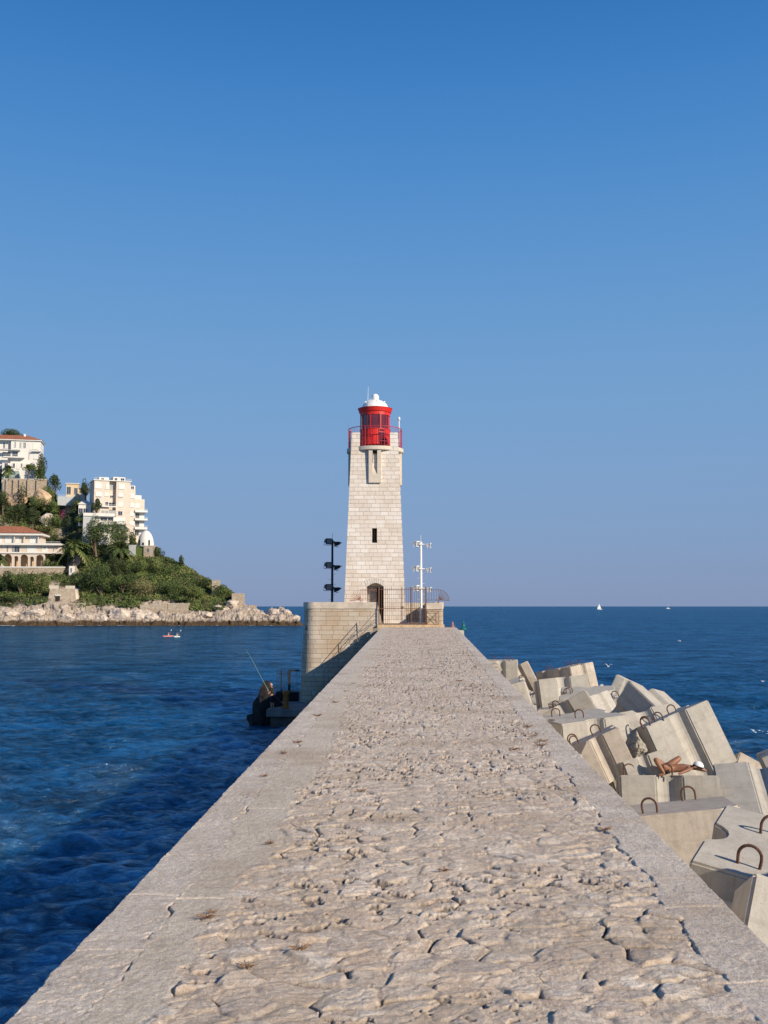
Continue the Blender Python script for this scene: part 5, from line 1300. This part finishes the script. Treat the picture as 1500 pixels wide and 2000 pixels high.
b.box('garden_wall', 270, 285.3, 1067, 1083, -3, 3, simple('ivy_wall', (.09, .13, .035), .95, .4, 3, bump=.15), down=4); b.box('grey_wall', 256, 269.8, 1065, 1092, -3.2, 2, M_greyw, down=3)
# arcaded villa
b = Bld('arcaded_villa', 'long cream villa with red roof and arches on the left slope', 'villa', 60, 1108, 476, 6)
b.box('upper_floor', -60, 80, 1046, 1061, 1.0, 12, M_cream); b.box('fascia', -62, 87, 1041.5, 1045.8, -1.4, 12.6, M_wht); hip_roof(b, -64, 89, -40, 41, 1041.3, 1026, -1.8, 13)
b.box('terrace_slab', -60, 122, 1061.2, 1065, -1.6, 12, M_wht); b.box('lower_floor', -60, 118, 1065.2, 1080, .6, 12, M_cream); b.box('string_course', -60, 119, 1079.2, 1081, -.6, .58, M_wht)
for q in ((-6, 4, 1046.5, 1060), (11, 27, 1046.5, 1060), (31, 38, 1047, 1060), (59, 75, 1047.5, 1060)): b.win(*q, 'blind', y=1.0)
for q in ((30, 40, 1067, 1078, 'dark'), (55, 72, 1067, 1078, 'blind'), (84, 95, 1067, 1078, 'cream'), (87, 91, 1068.5, 1071, 'dark'), (106, 108, 1069, 1075, 'dark'), (15.5, 18, 1067, 1078, 'dark'), (26, 28.5, 1067, 1078, 'dark')): b.win(*q, y=.6)
for q in (29, 48.5, 76): b.box('pillar', q, q + 2, 1046, 1061, -.4, 0, M_cream)
b.rail(78, 121, 1057.5, 1061, -1.5, M_blind)
ar = b.box('arcade', -60, 90, 1081.2, 1109, .0, 1.6, M_cream, down=3)
cut_ = []
loc = b.root.location; rz = b.root.rotation_euler.z
for (a, c, top) in ((10, 26, 1082.5), (30, 38.5, 1086), (42, 57.5, 1083), (61, 69, 1087), (72.5, 88, 1083.5), (-10, 5, 1083), (-40, -16, 1083)):
    x0, x1 = b.x(a), b.x(c); r = (x1 - x0) / 2; zt = b.z(top) - r; pts = [(x0, -6), (x1, -6)] + [((x0 + x1) / 2 + r * math.cos(t), zt + r * math.sin(t)) for t in np.linspace(0, math.pi, 11)]
    m = MB(); k = len(pts); Mx = Matrix.Translation(loc) @ Matrix.Rotation(rz, 4, 'Z'); m.v = [tuple(Mx @ Vector((p_[0], yy, p_[1]))) for yy in (-1, 3) for p_ in pts]
    m.f = [tuple(range(k)), tuple(range(2 * k - 1, k - 1, -1))] + [(i, k + i, k + (i + 1) % k, (i + 1) % k) for i in range(k)]; cut_.append(m)
carve(ar, cut_)
b.box('back_wall', -60, 90, 1081.3, 1109, 4.2, 4.8, simple('warm_render', (.60, .42, .26), .9, .2, .6), down=3)
w = Bld('garden_wall', 'long stone wall under the arcades of the villa', 'wall', 60, 1112, 466, 4)
w.box('masonry', -60, 127, 1109, 1124, 0, 3, M_rubble, down=3); w.box('coping', -60, 128, 1106.5, 1108.8, -.2, 3.2, M_wht)
b = Bld('garden_hut', 'tiny white hut with dark doorway at the end of the arcade wall', 'hut', 145, 1118, 465, 8)
b.box('wall', 138, 149, 1105.5, 1118, 0, 3, M_wht, down=3); b.win(141, 144, 1109.5, 1117, 'dark'); m = MB(); m.add([(b.x(149.1), .2, b.z(1118) - 3), (b.x(165), .2, b.z(1118) - 3), (b.x(149.1), .2, b.z(1104)), (b.x(149.1), 3, b.z(1118) - 3), (b.x(165), 3, b.z(1118) - 3), (b.x(149.1), 3, b.z(1104))], [(0, 1, 2), (3, 5, 4), (0, 2, 5, 3), (1, 4, 5, 2), (0, 3, 4, 1)]); m.build('ramp_wall', M_rubble, b.root)
# stone blockhouse on the shore
b = Bld('blockhouse', 'old stone blockhouse with dark door above the shore rocks', 'blockhouse', 128, 1177, 443, 6)
m = MB(); x0, x1, x2 = b.x(96), b.x(152), b.x(163); zt, z0 = b.z(1150), b.z(1177) - 1.5
m.add([(x0, 0, z0), (x1 + .4, 0, z0), (x1 - .6, .9, zt), (x0 + 1.2, .9, zt), (x0, 9, z0), (x1 + .4, 9, z0), (x1 - .6, 9, zt), (x0 + 1.2, 9, zt)], [(0, 1, 2, 3), (4, 7, 6, 5), (0, 4, 5, 1), (1, 5, 6, 2), (2, 6, 7, 3), (3, 7, 4, 0)]); m.build('wall', M_rubble, b.root)
m = MB(); m.add([(x1 + .41, 1, z0), (x2, 3.5, z0), (x1 - .58, 1.6, zt), (x1 + .41, 9, z0), (x2, 9, z0), (x1 - .58, 9, zt)], [(0, 1, 2), (3, 5, 4), (0, 3, 4, 1), (1, 4, 5, 2), (0, 2, 5, 3)]); m.build('side_slope', M_bcop, b.root)
b.box('parapet', 99, 117, 1143.5, 1149.8, 1.2, 2, M_bcop); b.box('parapet', 131, 149, 1144, 1149.8, 1.2, 2, M_bcop)
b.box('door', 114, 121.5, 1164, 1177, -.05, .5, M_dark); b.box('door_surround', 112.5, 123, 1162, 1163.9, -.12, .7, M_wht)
def shorewall(label, px0, px1, py0, py1, Y, yaw=3, dep=5, down=3): w = Bld('shore_wall', label, 'wall', (px0 + px1) / 2, py1, Y, yaw); w.box('masonry', px0, px1, py0 + 1, py1, 0, dep, M_rubble, down=down); w.box('coping', px0 - .3, px1 + .3, py0, py0 + .9, -.1, dep + .1, M_bcop)
shorewall('low stone wall on the shore rocks below the blockhouse', 92, 172, 1178, 1190, 438.5)
shorewall('short lower wall right of the blockhouse wall', 172.5, 182, 1184, 1191, 438.8)
shorewall('ochre shore wall left below the green slope', 277, 331, 1181.5, 1196, 438, 2)
shorewall('taller shore wall section right of the ochre one', 331.5, 371, 1178.5, 1200, 438.2, 2)
shorewall('low wall step over the dark shore rocks', 371.5, 398, 1196, 1203, 437.5, 2)
w = Bld('wall_ruin', 'square stone wall ruin at the tip of the headland', 'ruin', 467, 1184, 446, 3); w.box('masonry', 455, 478, 1159, 1184, 0, 6, M_rubble, down=6); w.box('low_step', 478.3, 502, 1182, 1190, .5, 5, M_rubble, down=4)
w = Bld('wall_ruin', 'small pale ruined wall half way down the right slope', 'ruin', 423, 1146, 452, 3); w.box('masonry', 416, 431, 1133, 1146, 0, 3, M_rubble, down=4)
M_pale = simple('pale_shore_rock', (.52, .43, .35), .95, .4, .55, bump=.5)
for i, (px, py, Y, sx_, sz_, lab) in enumerate(((236, 1203, 433.5, 6.2, 5.6, 'huge pale boulder on the shore below the green slope'), (268, 1206, 433.8, 6.5, 4.6, 'dark based boulder right of the huge pale one'), (296, 1210, 433.6, 4.5, 4.2, 'rounded pale boulder at the foot of the ochre wall'), (165, 1208, 433.8, 5.2, 3.6, 'pale boulder below the short lower wall'), (130, 1208, 433.5, 4.8, 3.6, 'pale boulder below the blockhouse wall'), (196, 1212, 433.4, 3.6, 3.4, 'boulder beside the dark cleft in the shore'), (450, 1180, 441, 3.6, 3.2, 'white rock left of the square ruin'), (434, 1190, 440, 4.2, 2.6, 'tumbled white rocks under the green slope tip'), (484, 1196, 438, 4.6, 2.6, 'bright rock below the low wall step of the ruin'), (536, 1198, 438, 3.6, 3.0, 'jagged pale rock on the low spit'), (556, 1199, 438, 3.6, 3.2, 'highest jagged rock near the end of the spit'), (574, 1208, 436, 3.2, 2.6, 'last pale rock at the end of the spit'), (508, 1203, 437, 4.0, 2.0, 'flat pale rock at the start of the spit'), (405, 1203, 436, 4.0, 2.2, 'pink rock right of the low wall step'), (60, 1200, 435, 5.5, 3.2, 'broad pale shore rock at the left'), (18, 1200, 435, 5.5, 3.0, 'pale shore rock at the left picture edge'))):
    p_ = at(px, py, Y); boulder('shore_rock', (p_.x, Y + 2, p_.z), (sx_, 3.6, sz_ * .8), M_head if False else M_pale, 40 + i, lab, 'rock', amp=.55)

# ================================================================ boats, kayaks, buoy, gulls, weeds, foam
def sailboat(px, py, Y, L, label, sails):
    p_ = at(px, py, Y); root = empty('sailboat', (p_.x, Y, 0)); tag(root, label, 'sailboat')
    m = MB(); n = 9; rows = []
    for i in range(n):
        t = i / (n - 1); x = (t - .5) * L; w = L * .14 * math.sin(math.pi * (.12 + .80 * t)) ** .6 if t < .99 else .02
        rows.append([(x, -w, L * .085), (x, -w * .6, -.3), (x, w * .6, -.3), (x, w, L * .085)])
    vs = [v for r in rows for v in r]; fs = [(i * 4 + j, i * 4 + j + 1, i * 4 + j + 5, i * 4 + j + 4) for i in range(n - 1) for j in range(3)] + [(i * 4 + 3, i * 4, i * 4 + 4, i * 4 + 7) for i in range(n - 1)] + [(0, 1, 2, 3), ((n - 1) * 4 + 3, (n - 1) * 4 + 2, (n - 1) * 4 + 1, (n - 1) * 4)]
    m.add(vs, fs); m.build('hull', M_white, root)
    m = MB(); m.frustum((-L * .22, L * .12, -L * .07, L * .07), (-L * .18, L * .06, -L * .05, L * .05), L * .085, L * .16); m.build('cabin', M_white, root)
    H = L * 1.15; m = MB(); m.tube([(L * .05, 0, L * .05), (L * .05, 0, H)], [L * .012, L * .007], 6); m.build('mast', M_white, root)
    m = MB(); m.tube([(L * .05, 0, L * .2), (-L * .38, 0, L * .2)], L * .008, 5); m.build('boom', M_white, root)
    if sails:
        M_sail = simple('sail_cloth', (.78, .74, .68), .8, .05, 1)
        def sail(name, a, b, c, bulge):
            a, b, c = map(Vector, (a, b, c)); N = 8; V = []; Fc = []; idx = {}
            for i in range(N + 1):
                for j in range(N + 1 - i):
                    u, v = i / N, j / N; p = a * (1 - u - v) + b * u + c * v; p = p + Vector((0, bulge * 4 * u * v + bulge * 3 * (1 - u - v) * u, 0)); idx[i, j] = len(V); V.append(p)
            for i in range(N):
                for j in range(N - i):
                    Fc.append((idx[i, j], idx[i + 1, j], idx[i, j + 1]))
                    if j < N - i - 1: Fc.append((idx[i + 1, j], idx[i + 1, j + 1], idx[i, j + 1]))
            MB().add(V, Fc).build(name, M_sail, root, smooth=True)
        sail('main_sail', (L * .04, 0, L * .22), (-L * .36, -L * .05, L * .22), (L * .04, 0, H * .96), -L * .08)
        sail('jib', (L * .48, 0, L * .12), (L * .08, -L * .06, L * .16), (L * .06, 0, H * .93), -L * .07)
    else:
        m = MB(); m.tube([(-L * .36, 0, L * .215), (L * .03, 0, L * .225)], L * .022, 7); m.build('furled_sail', M_capw, root)
        m = MB(); m.tube([(L * .49, 0, L * .1), (L * .055, 0, H * .9)], L * .006, 5); m.tube([(-L * .49, 0, L * .1), (L * .045, 0, H * .98)], L * .003, 4); m.build('stays', M_white, root)
    return root
s_ = sailboat(1171, 1189, 2600, 13.5, 'white sailboat with raised sails on the horizon', True); s_.rotation_euler[2] = R(200)
s_ = sailboat(1305, 1186, 3300, 14, 'white yacht with bare mast further right on the horizon', False); s_.rotation_euler[2] = R(15)
def kayak(px, py, colr, label, plabel, L, yaw, matname):
    Y = atz(px, py, 0).y; x = atz(px, py, 0).x; root = empty('kayak', (x, Y, .0), R(yaw)); tag(root, label, 'kayak')
    m = MB(); n = 11; rings = []
    for i in range(n):
        t = i / (n - 1); xx = (t - .5) * L; w = .36 * math.sin(math.pi * (.04 + .92 * t)) ** .7; z = .10 + .12 * (2 * t - 1) ** 4
        rings += [(xx, w * math.cos(a), z + .2 * math.sin(a) * (w / .36) ** .5) for a in np.linspace(0, 2 * math.pi, 9)[:-1]]
    fs = [(i * 8 + j, i * 8 + (j + 1) % 8, i * 8 + 8 + (j + 1) % 8, i * 8 + 8 + j) for i in range(n - 1) for j in range(8)] + [tuple(range(7, -1, -1)), tuple((n - 1) * 8 + j for j in range(8))]
    m.add(rings, fs); m.build('hull', simple(matname, colr, .4, .05, 2, spec=.5), root, smooth=True)
    m = MB(); m.lathe([(.26, .29), (.30, .33), (.33, .29)], n=18); m.build('cockpit_rim', M_black, root)
    pr = empty('person', (x, Y, .2), R(yaw)); tag(pr, plabel, 'person')
    hs = {1: Vector((.42, .33, .62)), -1: Vector((.42, -.33, .88))}
    body = [[(0, 0, .05, .15), (.02, 0, .3, .13), (.03, 0, .52, .15), (.03, 0, .64, .055), (.03, 0, .70, .05)], [(0, 0, .05, .15), (.35, .1, .12, .08), (.75, .08, .05, .05)], [(0, 0, .05, .15), (.35, -.1, .12, .08), (.75, -.08, .05, .05)]]
    for q in (1, -1):
        el = Vector((.2, .36 * q, .42)); body.append([(.03, 0, .52, .15), (.03, .2 * q, .55, .06), (*el, .045), (*hs[q], .03)])
        for fg in fingers(hs[q], hs[q] - el, (0, 0, 1), curl=(0, -q, 0)): fg[0] = (*fg[0][:3], .024); body.append([(*hs[q], .03), fg[0]]); body.append(fg)
    o = skin_body('body', body, M_skin, pr, sub=1); hm, _ = head_mesh('head', (.04, 0, .83), .115, (1, 0, 0), (0, 0, 1), M_skin, pr); join_mesh(o, hm)
    skin_body('life_vest', [[(0, 0, .12, .17), (.03, 0, .52, .18)]], M_capw, pr, sub=1)
    pd = empty('paddle', (x, Y, .2), R(yaw)); tag(pd, 'paddle held by the ' + plabel, 'paddle'); m = MB(); c = Vector((.45, 0, .75)); d = Vector((-.15, -.75, .62)).normalized()
    m.tube([c - d * 1.0, c + d * 1.0], .022, 6); m.build('shaft', M_black, pd)
    for q in (-1, 1):
        m = MB(); k = c + d * 1.2 * q; m.tube([k - d * .22, k - d * .1, k + d * .12, k + d * .22], [.03, .14, .15, .05], 8); m.build('blade', M_white, pd)
kayak(328.5, 1243.5, (.62, .22, .16), 'coral red kayak on the water off the headland', 'paddler in the red kayak off the headland', 3.6, 48, 'red_hull')
kayak(345.5, 1244.5, (.62, .72, .62), 'pale green kayak right behind the red one', 'paddler in the pale green kayak', 3.0, 68, 'pale_hull')
# green buoy
o = atz(905, 1229.5, 0); root = empty('buoy', (o.x, o.y, 0)); tag(root, 'green conical channel buoy floating beyond the wall end', 'buoy')
M_bg = simple('green_paint', (.012, .17, .11), .5, .15, 3); m = MB(); m.lathe([(0, -.4), (1.05, -.3), (1.1, .35), (.8, .6), (.0, .62)], n=24); m.build('float', M_bg, root)
m = MB()
for a in (0, 90, 180, 270): m.tube([(.7 * math.cos(R(a)), .7 * math.sin(R(a)), .6), (.22 * math.cos(R(a)), .22 * math.sin(R(a)), 2.3)], .06, 6)
m.lathe([(0, 2.3), (.45, 2.3), (0, 3.1)], n=16); m.lathe([(.56, 1.1), (.40, 1.8)], n=16); m.build('tower', M_bg, root)
o = at(884, 1229, 78.5); root = MB().lathe([(0, 0), (.30, 0), (.24, .12), (.10, .4), (.06, .62), (.035, .66), (0, .68)], n=18).build('marker_cone', simple('faded_marker', (.28, .15, .15), .8, .2, 4), loc=(o.x, 78.5, at(884, 1231, 78.5).z), smooth=True); tag(root, 'small faded reddish marker cone beyond the right end of the wall', 'marker')
m = MB(); m.box(o.x - 1.2, o.x + .8, 77.6, 79.6, -2, at(884, 1231, 78.5).z); st_ = m.build('concrete_footing', M_conc); tag(st_, 'concrete footing under the small marker cone', 'footing')
def gull(px, py, Y, s, yaw, label, fold):
    p_ = at(px, py, Y); root = empty('seagull', tuple(p_), R(yaw)); tag(root, label, 'seagull')
    o = skin_body('body', [[(-.26, 0, .02, .015), (-.12, 0, 0, .05), (.02, 0, 0, .068), (.14, 0, .03, .045), (.20, 0, .05, .042), (.27, 0, .04, .010)]], M_white, root, sub=1)
    for q in (-1, 1):
        m = MB(); V = []
        for i in range(7):
            t = i / 6; y = q * (.04 + .60 * t); z = .03 + fold * (math.sin(t * 2.4) * .2); c = .15 * (1 - t) ** .6 + .015; V += [(.05 - .14 * t * t + c * .4, y, z), (.05 - .14 * t * t - c * .7, y, z), (.05 - .14 * t * t, y, z + .014)]
        m.add(V, [f for i in range(6) for f in ((3 * i, 3 * i + 3, 3 * i + 4, 3 * i + 1), (3 * i, 3 * i + 2, 3 * i + 5, 3 * i + 3), (3 * i + 2, 3 * i + 1, 3 * i + 4, 3 * i + 5))]); m.build('wing', simple('grey_white_feathers', (.62, .62, .62), .8, .05), root)
    root.scale = (s, s, s)
gull(1188, 1302, 95, .7, 50, 'white seagull flying low over the sea near the far blocks', 1.6)
gull(1327, 1252, 150, .95, 170, 'seagull gliding with spread wings farthest out over the sea', .5)
gull(1490, 1331, 110, .6, 20, 'small seagull at the right edge over the sea', .8)
# surf
def foam():
    rs = np.random.RandomState(8); V = []; Fc = []
    def streak(px, py, wpx, hpx, n):
        for i in range(n):
            o = atz(px + rs.normal(0, wpx / 2.4), py + rs.normal(0, hpx / 2.4), .06); k = o.y / F; L = rs.uniform(2, 8) * k * (wpx / 30) ** .4; W = L * rs.uniform(.5, 1.3) * (o.y / 120 if o.y > 120 else 1)
            b = len(V); m_ = 9
            for a in range(m_): t = 2 * math.pi * a / m_; r = rs.uniform(.4, 1); V.append((o.x + L * r * math.cos(t), o.y + W * r * math.sin(t), .16 + .1 * rs.rand()))
            Fc.append(tuple(range(b, b + m_)))
    streak(1474, 1433, 44, 4, 8); streak(350, 1221.4, 12, .9, 18); streak(445, 1221.6, 42, .7, 20); streak(525, 1221.8, 40, .5, 10); streak(14, 1222.6, 30, .6, 14); streak(200, 1222.2, 60, .4, 10)
    o = MB().add(V, Fc).build('surf_foam', M_foam); tag(o, 'white surf foam along the rocks and right of the breakwater', 'foam', kind='stuff')
foam()
# dry weeds in the joints of the wall top
M_weed = simple('dry_weed', (.25, .15, .085), .9, .35, 40)
def weeds():
    spots = [(556, 1471), (580, 1450), (515, 1516), (526, 1647), (415, 1782), (403, 1792), (585, 1833 + 20), (1060, 1448), (1043, 1438), (1056, 1456), (1002, 1464), (480, 1889), (705, 1545), (620, 1398), (655, 1372), (676, 1350), (1030, 1420), (898, 1330), (1182, 1620), (865, 1700), (740, 1300), (690, 1335), (960, 1360)]
    rs = random.Random(4)
    protos = []
    for k in range(3):
        m = MB()
        for i in range(26):
            a = rs.uniform(0, 6.28); l = rs.uniform(.02, .075); r = rs.uniform(0, .035); b = Vector((r * math.cos(a), r * math.sin(a), 0)); t = b + Vector((l * .9 * math.cos(a + .4), l * .9 * math.sin(a + .4), l * rs.uniform(.1, .5)))
            m.tube([b, (b + t) / 2 + Vector((0, 0, .008)), t], [.003, .0025, .001], 4)
        me = bpy.data.meshes.new('dry_weed'); me.from_pydata(m.v, [], m.f); me.materials.append(M_weed); protos.append(me)
    for i, (px, py) in enumerate(spots):
        o = bpy.data.objects.new('dry_weed', protos[i % 3]); col.objects.link(o); o.location = atz(px, py, ZW + .004); o.rotation_euler = (0, 0, rs.uniform(0, 6)); k = rs.uniform(.45, .85) * (1 + o.location.y / 60); o.scale = (k, k, k)
        tag(o, 'small dry brown weed tuft growing in a crack of the wall top', 'weed', 'dry weeds in the cracks of the wall top')
weeds()

for px_, py_, Y_, sz, lab in ((1243, 1462, 33.5, (.42, .4, .5), 'rough broken grey rock wedged left of the big tilted block'), (1090, 1376, 44, (.5, .4, .2), 'small broken brown rock beside the far loops'), (958, 1306, 62, (.9, .7, .35), 'brown broken rock by the wall near the far blocks')):
    p_ = at(px_, py_, Y_); boulder('broken_rock', tuple(p_), sz, M_rock_broken, int(px_), lab, 'rock', amp=.7)
